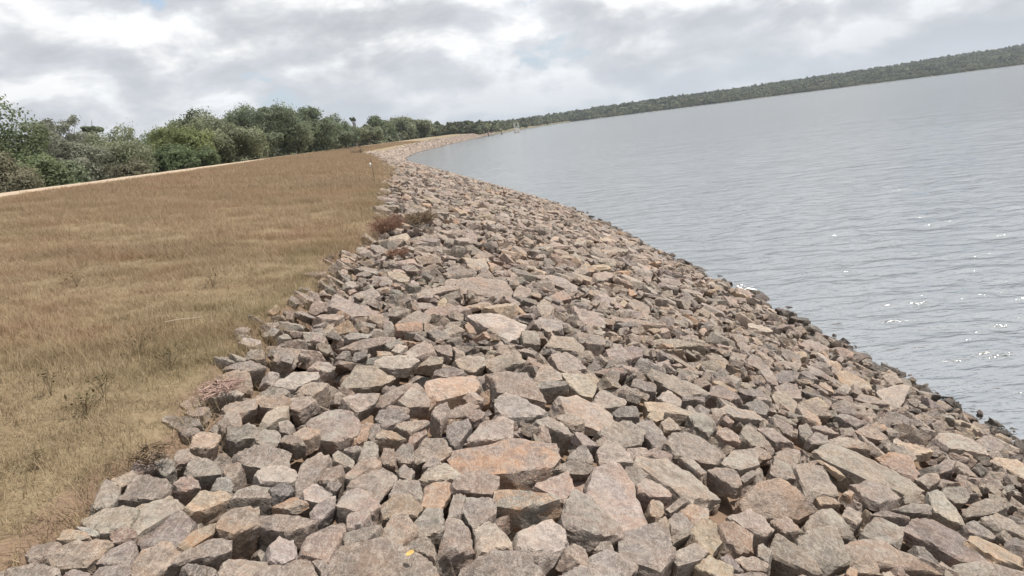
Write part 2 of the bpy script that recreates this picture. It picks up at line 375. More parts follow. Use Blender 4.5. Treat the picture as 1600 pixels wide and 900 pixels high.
# ------------------------------------------------------------------ stones
import bmesh
def ico(sub):
    bm = bmesh.new(); bmesh.ops.create_icosphere(bm, subdivisions=sub, radius=1)
    V = np.array([v.co[:] for v in bm.verts]); Fc = np.array([[v.index for v in f.verts] for f in bm.faces]); bm.free(); return V, Fc
ICO = {k: ico(k) for k in (2, 3, 4, 5)}
def polytope_mesh(A, D, frame, c, sub, seed, metre, mat, name='rock_stone', p=26):
    """A (k,3), D (k): planes in the unit frame; frame 3x3 maps unit -> metres; metre = mean half size"""
    V, Fc = ICO[sub]
    rg = np.random.default_rng(seed)
    Dn = D[None, :]*np.stack([1+.016*vn(V*2.3+k*7.1, seed+k)+.010*vn(V*5+k*3.3, seed+k+50) for k in range(len(D))], 1)
    S_ = (V@A.T)/Dn
    P = V/S_.max(1)[:, None]
    cell = {2: .30, 3: .155, 4: .08, 5: .04}[sub]
    k1 = S_.argmax(1); rows = np.arange(len(V)); A1 = A[k1]
    for it in range(2):                                          # pull vertices onto the arrises and corners
        G_ = Dn-P@A.T; G_[rows, k1] = 9
        if it: G_[rows, k2] = 9
        kk = G_.argmin(1); d2 = G_[rows, kk]; A2 = A[kk]
        if it == 0:
            t_ = A2-(A1*A2).sum(1)[:, None]*A1; k2 = kk; e1 = None
            ok = d2 < cell*.62*np.linalg.norm(t_, axis=1)
            P = np.where(ok[:, None], P+t_*(d2/np.maximum((t_*t_).sum(1), 1e-4))[:, None], P); on = ok; A2s = A2
        else:
            ed = np.cross(A1, A2s); ed /= np.maximum(np.linalg.norm(ed, axis=1), 1e-6)[:, None]
            pr = (ed*A2).sum(1); stp = d2/np.where(np.abs(pr) < 1e-3, 1e9, pr)
            ok = on & (np.abs(stp) < cell*.6)
            P = np.where(ok[:, None], P+ed*stp[:, None], P)
    P = P@frame.T
    q = P/metre
    n = -np.abs(vn(q*1.9+seed*1.7, seed))*.045 + vn(q*4.2, seed+1)*.020
    tl = vn(q*1.5+seed*.7, seed+5); n = n-np.clip((tl-.18)/.07, 0, 1)*.055-np.clip((-.35-tl)/.06, 0, 1)*.04
    if sub >= 4: n = n+vn(q*11, seed+2)*.007-np.abs(vn(q*7+3, seed+3))*.012
    if sub >= 5: n = n+vn(q*26, seed+4)*.005
    P = P*(1+n[:, None])
    me = mesh_np(name, P+c, Fc, mat)
    me.set_sharp_from_angle(angle=R(27 if sub < 5 else 24)); return me
def ext_poly(A, D):  # crude half extents by sampling
    V, _ = ICO[3]; r = 1/np.max(np.maximum((V@A.T)/D, 1e-6), 1); P = V*r[:, None]; return P
def chips(A, D, rg, n, lo=.80, hi=.95):
    """cut off some corners"""
    P = ext_poly(A, D)
    for _ in range(n):
        v = P[rg.integers(len(P))]
        d = v/np.linalg.norm(v)+rg.normal(0, .35, 3); d /= np.linalg.norm(d)
        A = np.vstack([A, d]); D = np.append(D, (P@d).max()*rg.uniform(lo, hi))
    return A, D
PAL = dict(g=(.270, .243, .222), b=(.300, .252, .215), w=(.375, .338, .300), W=(.43, .40, .365), d=(.185, .164, .152), r=(.285, .205, .168), R=(.33, .225, .175),
           p=(.340, .275, .230), P=(.40, .335, .28), t=(.39, .305, .215), y=(.43, .345, .225), o=(.38, .245, .145), O=(.27, .235, .21), K=(.035, .032, .03))
CNAME = dict(g='grey', b='brownish', w='pale grey', W='whitish', d='dark grey', r='reddish', R='red', p='pinkish', P='pale pinkish', t='tan', y='yellowish', o='orange', O='grey', K='black')
STAIN = dict(R=.5, O=.8, P=.25, o=.45, t=.35, y=.2, r=.15, g=.04, b=.10)
def tint_of(code, rg):
    base = np.array(PAL[code]); lum = base.mean(); base = base*.40+.60*(lum*.6+.25*.4)*np.array([1.11, .99, .90])
    c = base*rg.uniform(.82, 1.14)*np.array([.725, .69, .668])*np.array([1+rg.normal(0, .03), 1, 1+rg.normal(0, .035)])
    return (*c, 1-STAIN.get(code, 0.0)*rg.uniform(.6, 1.0))

class Grid:
    def __init__(s, x0, x1, y0, y1, h):
        s.x0, s.y0, s.h = x0, y0, h; s.nx = int((x1-x0)/h); s.ny = int((y1-y0)/h)
        s.xs = x0+(np.arange(s.nx)+.5)*h; s.ys = y0+(np.arange(s.ny)+.5)*h
        Xg, Yg = np.meshgrid(s.xs, s.ys, indexing='ij')
        s.H = ground(Xg, Yg); s.B = s.H.copy(); s.S = prof(Wl(Yg)-Xg); s.hero = np.zeros(s.H.shape, np.int32)
    def patch(s, x, y, r):
        i0 = max(int((x-r-s.x0)/s.h), 0); i1 = min(int((x+r-s.x0)/s.h)+1, s.nx)
        j0 = max(int((y-r-s.y0)/s.h), 0); j1 = min(int((y+r-s.y0)/s.h)+1, s.ny)
        return slice(i0, i1), slice(j0, j1)
    def surf(s, Aw, Dw, x, y, r):
        """height range of a convex body whose planes are Aw.x<=Dw about (x,y,0)"""
        si, sj = s.patch(x, y, r)
        xx = (s.xs[si]-x)[:, None]; yy = (s.ys[sj]-y)[None, :]
        if xx.size == 0 or yy.size == 0: return None
        up = np.full((xx.shape[0], yy.shape[1]), 9.); lo = -up
        for a, d in zip(Aw, Dw):
            v = d-a[0]*xx-a[1]*yy
            if a[2] > .02: np.minimum(up, v/a[2], out=up)
            elif a[2] < -.02: np.maximum(lo, v/a[2], out=lo)
            else: up = np.where(v < 0, -9., up)
        ok = up > lo
        return si, sj, up, lo, ok
def rot_from(nrm, yaw, rg, tilt):
    z = np.array(nrm, float); z /= np.linalg.norm(z)
    z = z+rg.normal(0, tilt, 3)*np.array([1, 1, .3]); z /= np.linalg.norm(z)
    x = np.array([math.cos(yaw), math.sin(yaw), 0]); x -= z*(x@z); x /= np.linalg.norm(x)
    return np.stack([x, np.cross(z, x), z], 1)

# stones that can be told apart in the photograph: colour, thickness | name | outline of the upper face (mm)
TABLE = """t 0.08|pale tan blocky stone with ochre streaks near the grass|-1429,3048,2354 -1449,3136,2370 -1438,3199,2369 -1374,3221,2340 -1355,3172,2328 -1360,3095,2324
g 0.06||-1454,2934,2366 -1455,2978,2371 -1427,3006,2362 -1385,2970,2340 -1405,2922,2343 -1431,2895,2352
g 0.07||-1358,2820,2343 -1376,2922,2357 -1305,2942,2324 -1261,2909,2302 -1258,2871,2298 -1317,2801,2323
b 0.06||-1506,2858,2380 -1490,2895,2381 -1442,2897,2367 -1419,2849,2351 -1436,2796,2348 -1488,2841,2371
r 0.07||-1572,2898,2398 -1557,2953,2399 -1469,2934,2375 -1476,2856,2369 -1526,2772,2375 -1566,2812,2389
g 0.06|grey slab leaning out of the grass edge|-1575,2552,2401 -1597,2682,2412 -1532,2649,2387 -1508,2581,2376 -1509,2512,2375 -1544,2497,2388
g 0.06||-1573,2684,2404 -1541,2775,2393 -1511,2741,2375 -1529,2651,2379
g 0.1|big grey stone with a dark broken front beside the grass|-1504,2579,2377 -1507,2736,2383 -1458,2758,2370 -1379,2725,2344 -1377,2641,2341 -1409,2608,2349 -1450,2601,2361
w 0.08|pale grey slab pointing into the grass|-1565,2441,2384 -1515,2482,2380 -1462,2509,2373 -1406,2495,2364 -1390,2395,2356 -1446,2346,2361 -1506,2374,2372
p 0.08|long pinkish brown stone between grey neighbours|-1416,2447,2348 -1423,2548,2348 -1360,2654,2335 -1275,2599,2322 -1280,2512,2325 -1344,2405,2337 -1348,2367,2339 -1390,2403,2345
t 0.1|ochre stone with a brown shaded front|-1259,2540,2314 -1272,2605,2319 -1262,2684,2316 -1168,2729,2281 -1154,2684,2275 -1199,2567,2291 -1234,2528,2304
g 0.08|large plain grey boulder in the lower left|-1363,2383,2317 -1353,2441,2319 -1313,2506,2320 -1229,2510,2319 -1201,2450,2317 -1191,2300,2312 -1254,2313,2313 -1309,2305,2314
r 0.07||-1445,2377,2361 -1400,2393,2355 -1349,2358,2341 -1344,2333,2337 -1403,2306,2344
w 0.05|small whitish stone at the grass edge|-1524,2335,2390 -1505,2347,2386 -1458,2340,2366 -1460,2322,2362 -1478,2317,2367
o 0.05||-1555,2276,2388 -1555,2327,2399 -1509,2327,2387 -1469,2303,2372 -1506,2276,2375
b 0.08||-1530,2177,2387 -1519,2230,2387 -1490,2268,2381 -1393,2289,2352 -1394,2237,2349 -1413,2166,2350 -1495,2145,2374
g 0.08||-1414,2202,2339 -1383,2263,2343 -1333,2301,2342 -1296,2241,2333 -1286,2170,2324 -1352,2198,2333
b 0.06||-1600,2183,2399 -1606,2227,2401 -1558,2249,2398 -1516,2236,2394 -1533,2186,2393 -1565,2147,2394
b 0.07|flat brown slab in the bottom left corner|-1616,2084,2403 -1530,2130,2394 -1465,2104,2380 -1451,2077,2374 -1504,2047,2379 -1589,2037,2392
g 0.09||-1366,2102,2345 -1359,2158,2348 -1303,2177,2328 -1274,2140,2314 -1267,2090,2307 -1337,2068,2331
w 0.05||-1437,2089,2364 -1428,2126,2361 -1385,2130,2346 -1371,2101,2342 -1406,2073,2354
p 0.1|reddish boulder with a rounded top in the lower left|-1300,2212,2317 -1290,2277,2322 -1242,2323,2317 -1167,2271,2297 -1174,2222,2293 -1189,2198,2294 -1225,2142,2295 -1269,2146,2304
o 0.06||-1187,2300,2306 -1185,2397,2296 -1156,2457,2276 -1146,2504,2267 -1129,2439,2264 -1155,2277,2291
g 0.1|grey wedge with an orange stain|-1166,2207,2301 -1161,2269,2297 -1103,2426,2262 -1067,2407,2244 -1048,2346,2235 -1108,2295,2268 -1147,2230,2290
b 0.1||-1123,2460,2276 -1136,2531,2282 -1105,2607,2273 -1034,2631,2247 -1003,2519,2233 -1052,2467,2250 -1074,2438,2258
g 0.1||-1140,2665,2283 -1137,2730,2283 -1089,2781,2264 -1038,2787,2244 -1021,2724,2236 -1072,2724,2257
g 0.06||-1232,2714,2304 -1232,2784,2309 -1196,2821,2297 -1170,2770,2281 -1169,2729,2277
r 0.06||-1371,2727,2343 -1359,2773,2342 -1319,2795,2330 -1283,2737,2312 -1326,2698,2324
b 0.1||-1035,2200,2254 -1022,2266,2254 -900,2306,2212 -882,2274,2203 -922,2204,2212 -1018,2174,2245
d 0.05||-1131,2189,2285 -1126,2212,2282 -1073,2222,2257 -1051,2224,2246 -1043,2189,2245 -1097,2159,2272
b 0.07||-1254,2879,2301 -1248,2939,2307 -1190,2939,2299 -1178,2879,2291 -1198,2821,2287
w 0.08||-1119,2882,2267 -1099,2945,2266 -1016,2970,2247 -967,2927,2232 -980,2873,2232 -1042,2872,2247 -1082,2839,2255
g 0.05|broad flat grey stone above the white one|-1239,3032,2307 -1182,3107,2295 -1149,3132,2287 -1048,3112,2253 -1024,2993,2234 -1108,2971,2259 -1183,2972,2283
b 0.08|long tan grey stone leaning uphill|-969,2884,2218 -975,3035,2226 -936,3136,2227 -875,3088,2218 -885,2960,2212 -905,2842,2209 -944,2794,2211
d 0.07||-1029,2762,2252 -999,2831,2241 -970,2834,2228 -949,2781,2218 -967,2745,2225 -1010,2734,2243
W 0.06|small white stone over reddish soil|-905,2768,2218 -883,2858,2208 -808,2816,2177 -819,2749,2182 -844,2703,2193 -886,2712,2211
r 0.08||-894,2924,2195 -881,3019,2198 -824,3043,2198 -797,2987,2195 -819,2882,2191 -874,2893,2193
g 0.07||-866,3140,2208 -845,3189,2202 -777,3118,2168 -779,3067,2165 -815,3069,2181 -854,3089,2199
d 0.05||-836,2874,2198 -823,2930,2189 -787,2900,2171 -796,2820,2177 -829,2836,2194
g 0.05||-843,3224,2190 -776,3268,2178 -762,3242,2172 -794,3199,2175
g 0.07||-760,3300,2177 -752,3346,2180 -704,3305,2160 -692,3210,2145 -740,3154,2154 -763,3133,2159
b 0.06||-792,2995,2168 -760,3118,2166 -705,3165,2160 -661,3081,2155 -710,3021,2160 -759,2956,2165
p 0.07|tan stone with a downward point|-747,2873,2186 -707,2973,2167 -654,3089,2142 -594,3073,2111 -592,3001,2109 -631,2822,2126 -681,2880,2152
d 0.1|dark blue grey stone left of the big red slab|-628,3218,2125 -594,3351,2133 -548,3358,2123 -530,3192,2101 -577,3171,2109
b 0.07||-677,3170,2138 -669,3261,2151 -624,3242,2145 -612,3125,2127 -663,3144,2133
b 0.09|rough brownish boulder upper left of the big red slab|-535,3281,2108 -481,3419,2121 -418,3455,2097 -381,3378,2052 -422,3297,2049 -522,3237,2087
g 0.05||-495,3169,2083 -458,3261,2090 -410,3195,2083 -451,3161,2081
w 0.06|pale tan capstone left of the big red slab|-497,3043,2083 -465,3158,2084 -397,3204,2077 -326,3102,2062 -355,3045,2063 -442,3023,2074
t 0.09|tan block below the pale capstone|-452,2814,2091 -452,2947,2102 -362,3037,2060 -352,2943,2047 -383,2814,2054
g 0.08|squared grey block under the big red slab|-344,2948,2058 -339,3013,2069 -294,3104,2064 -167,3158,2005 -170,3068,1988 -191,3014,1988
R 0.12|biggest red slab with a black shaded front|-379,3242,2017 -388,3380,2028 -304,3508,2026 -171,3573,2015 103,3521,1978 124,3412,1969 94,3334,1967 -133,3221,1986 -248,3209,1999
g 0.05||-593,3084,2121 -563,3118,2120 -518,3074,2108 -532,3009,2104 -575,3033,2113
g 0.07||-585,2954,2117 -576,2995,2117 -495,2982,2105 -466,2874,2097 -522,2914,2106 -598,2847,2115
w 0.06||-351,2928,2047 -291,2925,2044 -316,2755,2055 -359,2734,2059
g 0.08||-313,2799,2045 -285,2926,2039 -188,2934,2014 -176,2816,2010 -213,2745,2019 -255,2699,2029
O 0.13|grey block with a rusty orange top|-174,2972,1993 -169,3052,1996 -107,3058,1988 80,2996,1960 82,2944,1957 -12,2919,1969 -99,2895,1979 -178,2920,1991
b 0.08||-773,2706,2178 -757,2815,2174 -718,2871,2162 -677,2845,2148 -622,2760,2129 -632,2706,2132 -690,2698,2151
g 0.08||-848,2635,2200 -833,2714,2196 -792,2772,2180 -775,2707,2171 -813,2584,2184
b 0.06||-609,2765,2132 -565,2854,2121 -517,2870,2106 -454,2789,2084 -479,2722,2089 -582,2690,2120
b 0.05||-725,2658,2151 -706,2719,2149 -657,2720,2148 -637,2637,2150 -663,2581,2152 -708,2567,2153
b 0.09||-1019,2535,2233 -1014,2579,2239 -895,2585,2220 -817,2570,2205 -848,2524,2202 -912,2487,2207 -979,2510,2222
g 0.05||-719,2526,2145 -680,2566,2143 -595,2588,2139 -586,2563,2138 -627,2495,2141 -693,2478,2144
g 0.08||-477,2707,2090 -447,2775,2083 -386,2790,2070 -364,2625,2066 -427,2606,2079 -459,2579,2086
b 0.07||-564,2687,2113 -522,2740,2106 -464,2590,2100 -512,2497,2108 -595,2529,2120 -571,2600,2115
d 0.08|dark grey triangular stone above the broad slab|-517,2522,2091 -423,2570,2085 -381,2459,2074 -390,2422,2073 -450,2483,2082
b 0.12|tall brown stone with a rough shaded face|-359,2657,2067 -350,2709,2064 -303,2709,2044 -272,2643,2030 -258,2518,2022 -325,2529,2051 -368,2509,2069
w 0.09|pale grey stone with a tan side|-258,2672,2025 -232,2754,2020 -176,2713,2011 -123,2607,2003 -124,2551,2003 -240,2513,2022
b 0.06|broad brown slab with ridges at the bottom edge|-726,2265,2146 -732,2349,2154 -693,2454,2152 -622,2493,2139 -549,2493,2122 -473,2456,2102 -393,2403,2079 -361,2311,2065
b 0.08|long slanting brown slab beside the broad ridged slab|-833,2377,2192 -818,2482,2185 -744,2611,2163 -713,2597,2156 -717,2474,2162 -727,2340,2170 -773,2354,2180
w 0.07||-921,2378,2222 -911,2445,2213 -862,2435,2193 -829,2346,2187 -854,2288,2202 -894,2290,2218
b 0.06||-923,2207,2211 -908,2260,2209 -850,2310,2200 -789,2316,2188 -743,2222,2176 -766,2169,2179 -881,2160,2201
g 0.1|big pale grey slab at the bottom edge|-302,2455,2022 -234,2504,2020 -119,2517,2010 -62,2487,2001 -19,2380,1985 -71,2334,1986 -295,2378,2013
b 0.06||-784,2335,2169 -748,2357,2169 -720,2302,2169 -731,2256,2170
o 0.03|orange brown flat stone in a gap|-1002,2671,2221 -936,2720,2220 -876,2678,2220 -933,2641,2221
W 0.1|whitish angular block in the bottom middle|-85,2664,1999 51,2811,1953 104,2666,1917 36,2568,1938 -57,2548,1976 -89,2583,1993
g 0.08|long grey wedge right of the whitish block|87,2792,1938 158,3135,1902 198,3124,1887 334,2895,1839 322,2823,1845 261,2795,1869 189,2814,1897 126,2811,1922
b 0.06||-7,3085,1966 151,3259,1929 162,3129,1913 112,3013,1918 86,3029,1928 29,3072,1952
P 0.06|long pale slab with an ochre stain|231,3121,1868 292,3356,1873 370,3424,1851 423,3383,1826 418,3195,1805 463,2997,1764 342,2920,1802 287,2988,1831
g 0.09||91,3309,1918 162,3383,1919 233,3416,1898 294,3409,1860 268,3362,1848 175,3324,1879
d 0.06|dark pitted stone right of the big red slab|169,3488,1887 247,3615,1888 281,3629,1878 292,3551,1850 295,3518,1839 204,3469,1865
p 0.08|large pale pink slab right of the stained one|527,3596,1754 552,3690,1743 698,3762,1681 806,3730,1635 907,3529,1593 740,3367,1665 667,3444,1695
d 0.06||426,3424,1788 470,3538,1788 518,3540,1772 552,3481,1753 467,3357,1766 432,3332,1774
r 0.13|dark boulder with a reddish top|477,3408,1772 546,3451,1751 620,3402,1722 619,3297,1717 547,3270,1741 480,3303,1766
t 0.08|small round tan cobble|507,3178,1770 527,3204,1765 567,3193,1746 550,3118,1740 519,3072,1746 489,3092,1763
r 0.05||497,2994,1769 546,3063,1755 558,3025,1743 534,2949,1744
y 0.1|yellow ochre boulder near the bottom|641,2970,1725 741,3146,1675 800,3156,1637 765,2988,1644 684,2840,1683 657,2883,1705
o 0.04|crumbly orange stone beside the yellow ochre boulder|641,3172,1706 702,3241,1694 785,3255,1659 764,3181,1653 687,3108,1672
g 0.06||563,3064,1736 601,3121,1732 635,3117,1721 669,3032,1701 626,2999,1710 561,2984,1728
g 0.06||537,2902,1748 623,2980,1733 638,2960,1715 543,2876,1733
g 0.08|wide grey boulder between the long wedge and the yellow boulder|301,2781,1829 337,2885,1822 448,2912,1799 481,2942,1792 516,2857,1784 507,2735,1785 425,2614,1801 359,2650,1816 294,2699,1830
w 0.07||506,2765,1760 625,2856,1733 668,2824,1710 619,2764,1716 521,2700,1741
r 0.1||811,3140,1652 885,3193,1621 933,3101,1586 904,2973,1587 860,2961,1608 795,2971,1642
y 0.08|yellowish wedge at the bottom edge|598,2756,1717 682,2831,1688 740,2743,1677 728,2702,1683 683,2655,1698 624,2713,1712
g 0.09||154,2474,1920 199,2594,1913 265,2645,1880 341,2614,1827 335,2585,1825 271,2481,1848 164,2425,1906
g 0.05||192,2656,1883 225,2711,1881 256,2711,1876 266,2656,1873
g 0.07||30,2417,1942 129,2504,1925 153,2413,1928 92,2361,1939
p 0.06||73,2560,1951 122,2655,1921 165,2621,1901 146,2501,1918 109,2524,1935
g 0.08||923,3796,1579 1094,3874,1547 1078,3694,1524 1030,3650,1529 977,3747,1558
b 0.08||1075,4031,1497 1174,4138,1505 1306,4170,1483 1276,4032,1449 1157,3978,1461 1086,4007,1487
g 0.05||1107,3815,1498 1203,3893,1495 1209,3860,1481 1123,3785,1482
p 0.1||889,3259,1609 1022,3370,1556 1080,3317,1526 1081,3238,1520 1026,3184,1542 929,3200,1587
r 0.07||794,3855,1635 854,3885,1622 904,3754,1601 868,3712,1608 816,3806,1626
b 0.05||618,3819,1721 676,3896,1694 756,3877,1649 733,3811,1658 660,3779,1697
b 0.1|long brownish grey boulder above the pale pink slab|776,4038,1652 837,4188,1640 965,4292,1589 1139,4183,1489 1007,3979,1530 892,4009,1591 804,3936,1625
p 0.06||778,2826,1656 812,2852,1647 894,2880,1614 923,2850,1591 890,2813,1597 819,2793,1627
d 0.06||712,2799,1689 762,2860,1660 790,2764,1639 740,2742,1670
g 0.06||734,2727,1659 853,2739,1642 884,2718,1629 860,2689,1623 722,2691,1648
g 0.06||927,2999,1592 956,3019,1591 971,2966,1582 935,2905,1578 906,2937,1586
b 0.05||356,3804,1819 397,3844,1819 408,3784,1802 357,3757,1807
w 0.03||400,3807,1821 478,3724,1792 506,3611,1767 342,3595,1797 343,3711,1816
b 0.05||509,3771,1767 594,3817,1749 643,3780,1699 504,3709,1731
b 0.05||570,3180,1720 659,3275,1714 703,3273,1702 595,3164,1709
P 0.09|wide flat pinkish slab in the lower right|1027,3512,1524 1164,3643,1546 1297,3688,1515 1410,3583,1398 1300,3516,1405 1141,3497,1463 1079,3458,1466
b 0.07||1356,4062,1364 1450,4239,1381 1547,4267,1366 1552,4042,1317 1501,4123,1346
g 0.07||1528,4141,1375 1686,4159,1324 1709,3962,1255 1539,3880,1291 1483,3854,1303 1513,4058,1355
b 0.12|longest brownish slab in the lower right|1843,4564,1215 2061,4799,1145 2237,4783,1064 2425,4624,960 2459,4437,923 2320,4333,973 2197,4486,1046 1988,4431,1134 1968,4613,1164
b 0.1|brown stone with a dark front below the longest slab|1892,4179,1183 2131,4372,1099 2110,4083,1098 1942,3974,1157 1882,4039,1182
w 0.06||2099,4992,1074 2184,5028,1072 2308,5025,1044 2355,4959,1006 2261,4929,1013 2097,4963,1063
y 0.06|pale yellow stone above the rusty one|2767,5361,813 2847,5374,803 2965,5237,763 2815,5182,776 2758,5254,796
o 0.04||2395,4929,929 2505,4967,945 2613,4913,930 2578,4891,921 2412,4896,917
r 0.08|rusty brown stone below the pale yellow one|2360,4770,982 2497,4863,957 2620,4906,921 2610,4767,879 2526,4673,883 2459,4730,929
p 0.08||2509,4623,903 2614,4676,904 2688,4691,893 2670,4632,865 2567,4575,862
w 0.09|pale beige stone close to the water in the lower right|3327,5897,521 3452,5974,529 3604,5952,518 3683,5756,477 3656,5692,466 3572,5726,477 3414,5793,497
g 0.07||2898,5057,739 2991,5117,756 3040,5080,747 2973,5007,728 2893,4990,722
d 0.07|dark grey rounded stone near the right edge|2574,4431,888 2630,4482,899 2768,4504,870 2747,4437,839 2685,4385,830 2617,4375,844
w 0.08||2405,4287,995 2488,4309,984 2463,4022,938 2384,4016,952 2336,4114,978
b 0.09|big flat brownish slab near the right corner|1934,3681,1162 2058,3813,1129 2231,3898,1073 2282,3698,1037 2270,3517,1024 2135,3487,1071 2023,3626,1124
b 0.08||1618,3484,1289 1773,3667,1253 1888,3610,1208 1792,3444,1225 1663,3445,1270
g 0.1|big grey boulder at the lower right|1156,3151,1502 1323,3333,1441 1443,3396,1389 1392,3134,1382 1263,3038,1435 1175,3082,1484
b 0.08||1292,3393,1412 1365,3493,1408 1485,3584,1387 1524,3507,1361 1528,3379,1335 1449,3395,1363 1375,3424,1392
b 0.09|long brown slab along the bottom right|1409,3252,1392 1537,3329,1354 1656,3349,1309 1741,3259,1256 1846,3202,1201 1736,3196,1245 1629,3222,1295 1405,3146,1372
r 0.1||1101,3337,1504 1212,3404,1482 1216,3276,1480 1126,3237,1498
g 0.09||982,3041,1536 1100,3250,1511 1121,3127,1513 1161,2958,1514 1153,2842,1520 1055,2919,1530
p 0.07||1346,3032,1403 1393,3072,1411 1476,3093,1395 1480,3030,1354 1367,3017,1386
o 0.06|orange clod like stone at the bottom edge|1292,2961,1432 1327,3006,1426 1360,3000,1421 1318,2926,1428
b 0.08||2012,3339,1099 2071,3396,1117 2203,3399,1097 2345,3347,1047 2313,3299,1030 2036,3300,1076
b 0.07||2416,3932,974 2521,3995,950 2553,3885,911 2511,3848,918 2403,3865,963
g 0.08||2646,4146,865 2800,4232,830 2878,4114,787 2829,4043,792 2715,4059,830
t 0.07|long yellowish brown slab at the right edge|2244,3622,1086 2420,3806,975 2594,3703,855 2502,3571,911 2329,3518,1025
b 0.07||2598,4260,831 2697,4322,850 2851,4372,858 2897,4303,822 2800,4263,813 2624,4237,818
d 0.06||3171,4953,653 3234,4998,660 3247,4859,627 3143,4821,624
d 0.06||1813,3784,1198 1915,3845,1180 1993,3791,1159 1994,3760,1157 1898,3779,1179
b 0.06||2166,4135,1074 2231,4166,1070 2272,4118,1026 2151,4090,1052
d 0.06||2010,3963,1103 2143,4004,1094 2267,4026,1076 2228,3957,1047 2106,3954,1075
o 0.04||1727,3960,1244 1778,3993,1240 1795,3969,1235 1758,3930,1235
p 0.07||1503,3792,1341 1591,3792,1334 1611,3740,1316 1500,3723,1321
b 0.07||1572,3615,1313 1658,3749,1295 1706,3722,1274 1677,3625,1275 1622,3563,1289
y 0.07||3660,5617,430 3755,5682,415 3877,5629,381 3882,5488,364 3754,5375,381
b 0.07||3835,6081,373 3957,6141,376 4067,6071,302 3965,6001,287 3808,5993,326
g 0.05|thin grey slab jutting into the grass|-1655,3295,2412 -1624,3320,2414 -1558,3323,2400 -1498,3313,2384 -1478,3282,2369 -1554,3241,2371
g 0.05||-1555,3221,2385 -1521,3236,2384 -1454,3221,2372 -1463,3181,2366 -1506,3161,2368
r 0.05|small reddish slab at the grass edge|-1641,3492,2411 -1616,3571,2414 -1563,3573,2397 -1551,3533,2386 -1596,3459,2391
w 0.11|pale stone with a tall dark front at the grass edge|-1574,3625,2409 -1555,3744,2395 -1468,3794,2352 -1439,3780,2339 -1461,3713,2352 -1513,3616,2381 -1544,3604,2396
g 0.05||-1594,3425,2391 -1549,3483,2395 -1508,3469,2388 -1504,3386,2375 -1548,3377,2378
b 0.07||-1448,3492,2359 -1429,3565,2362 -1343,3661,2341 -1319,3570,2318 -1363,3473,2322
g 0.08|grey angular stone right of the tan blocky one|-1325,3218,2326 -1347,3274,2342 -1282,3354,2326 -1210,3309,2290 -1226,3245,2288 -1294,3201,2310
g 0.07||-1202,3176,2302 -1197,3275,2303 -1143,3313,2274 -1122,3250,2260 -1122,3185,2257 -1173,3164,2286
t 0.07|long tan stone above the grey angular one|-1251,3414,2298 -1247,3490,2307 -1222,3579,2309 -1177,3616,2295 -1157,3549,2278 -1188,3483,2282 -1223,3392,2284
p 0.08||-1209,3901,2272 -1192,3953,2281 -1148,4006,2286 -1063,3994,2272 -1079,3929,2260 -1121,3865,2252
w 0.07|wide pale stone with a brown hollow|-1323,3946,2316 -1265,4134,2323 -1152,4147,2285 -1137,4106,2274 -1194,4019,2281 -1225,3945,2281 -1306,3983,2315
b 0.07||-1337,3666,2346 -1295,3715,2333 -1237,3752,2308 -1197,3733,2282 -1198,3674,2269 -1256,3620,2291 -1310,3604,2318
y 0.06|small yellowish orange stone beside the widest brown slab|-1076,3318,2256 -1042,3398,2254 -980,3403,2234 -972,3358,2226 -1018,3282,2233
b 0.07||-1118,3235,2260 -1111,3281,2270 -1060,3282,2263 -1009,3228,2242 -1062,3209,2245
W 0.06|whitish stone at the grass edge in the middle left|-1702,4552,2423 -1681,4618,2435 -1599,4620,2407 -1580,4570,2385 -1628,4523,2389
g 0.07||-1595,4296,2388 -1586,4396,2404 -1515,4404,2385 -1497,4329,2365 -1533,4302,2371
p 0.06||-1179,3653,2268 -1196,3752,2282 -1108,3769,2278 -1065,3721,2269 -1130,3634,2262
b 0.09||-1210,4248,2298 -1189,4359,2300 -1140,4392,2275 -1097,4345,2244 -1124,4264,2251
b 0.07||-1610,4050,2414 -1582,4131,2407 -1530,4204,2385 -1449,4200,2337 -1505,4108,2359
w 0.05||-1169,3412,2281 -1131,3431,2281 -1097,3387,2269 -1098,3336,2258 -1148,3349,2266
b 0.09|widest brown slab in the middle left|-1059,3500,2231 -1054,3569,2243 -978,3635,2248 -877,3603,2234 -816,3482,2206 -822,3394,2191 -904,3347,2189 -1006,3386,2205
P 0.12|large pinkish block with a squared front in the centre|-560,4200,2119 -552,4287,2120 -434,4384,2080 -297,4585,2036 -264,4407,2017 -306,4257,2026 -450,4111,2074 -515,4053,2096
b 0.06|large smooth slab in the centre|-186,4546,2051 40,4663,1975 75,4506,1929 114,4332,1879 -20,4317,1934 -151,4303,1989
W 0.08|whitish rounded stone in the centre|-178,4042,1971 -166,4175,1998 -113,4223,2005 -34,4169,1990 106,4000,1950 39,3959,1945 -76,3926,1943
r 0.07||-793,3896,2154 -771,4006,2170 -636,4134,2164 -624,4072,2149 -697,3951,2143 -757,3876,2142
b 0.07||-678,3913,2147 -622,4054,2155 -570,4078,2133 -527,4012,2090 -532,3963,2079 -626,3902,2115
d 0.08||-761,3647,2160 -748,3753,2173 -644,3742,2149 -606,3682,2132 -658,3625,2134 -716,3580,2140
g 0.06||-659,3583,2137 -631,3614,2135 -504,3678,2106 -497,3657,2100 -577,3543,2102
p 0.07||-996,4086,2232 -954,4283,2254 -883,4332,2228 -745,4282,2147 -812,4181,2159 -878,4110,2177 -968,4077,2216
w 0.05||-893,4529,2208 -833,4609,2205 -701,4674,2163 -650,4647,2131 -695,4568,2128 -795,4502,2154 -876,4498,2191
b 0.07||-420,4746,2079 -365,4847,2084 -243,4908,2041 -238,4816,2006 -312,4694,2003 -389,4699,2046
b 0.06||-229,4893,2017 -2,5024,2002 24,4935,1952 -116,4841,1955 -216,4827,1982
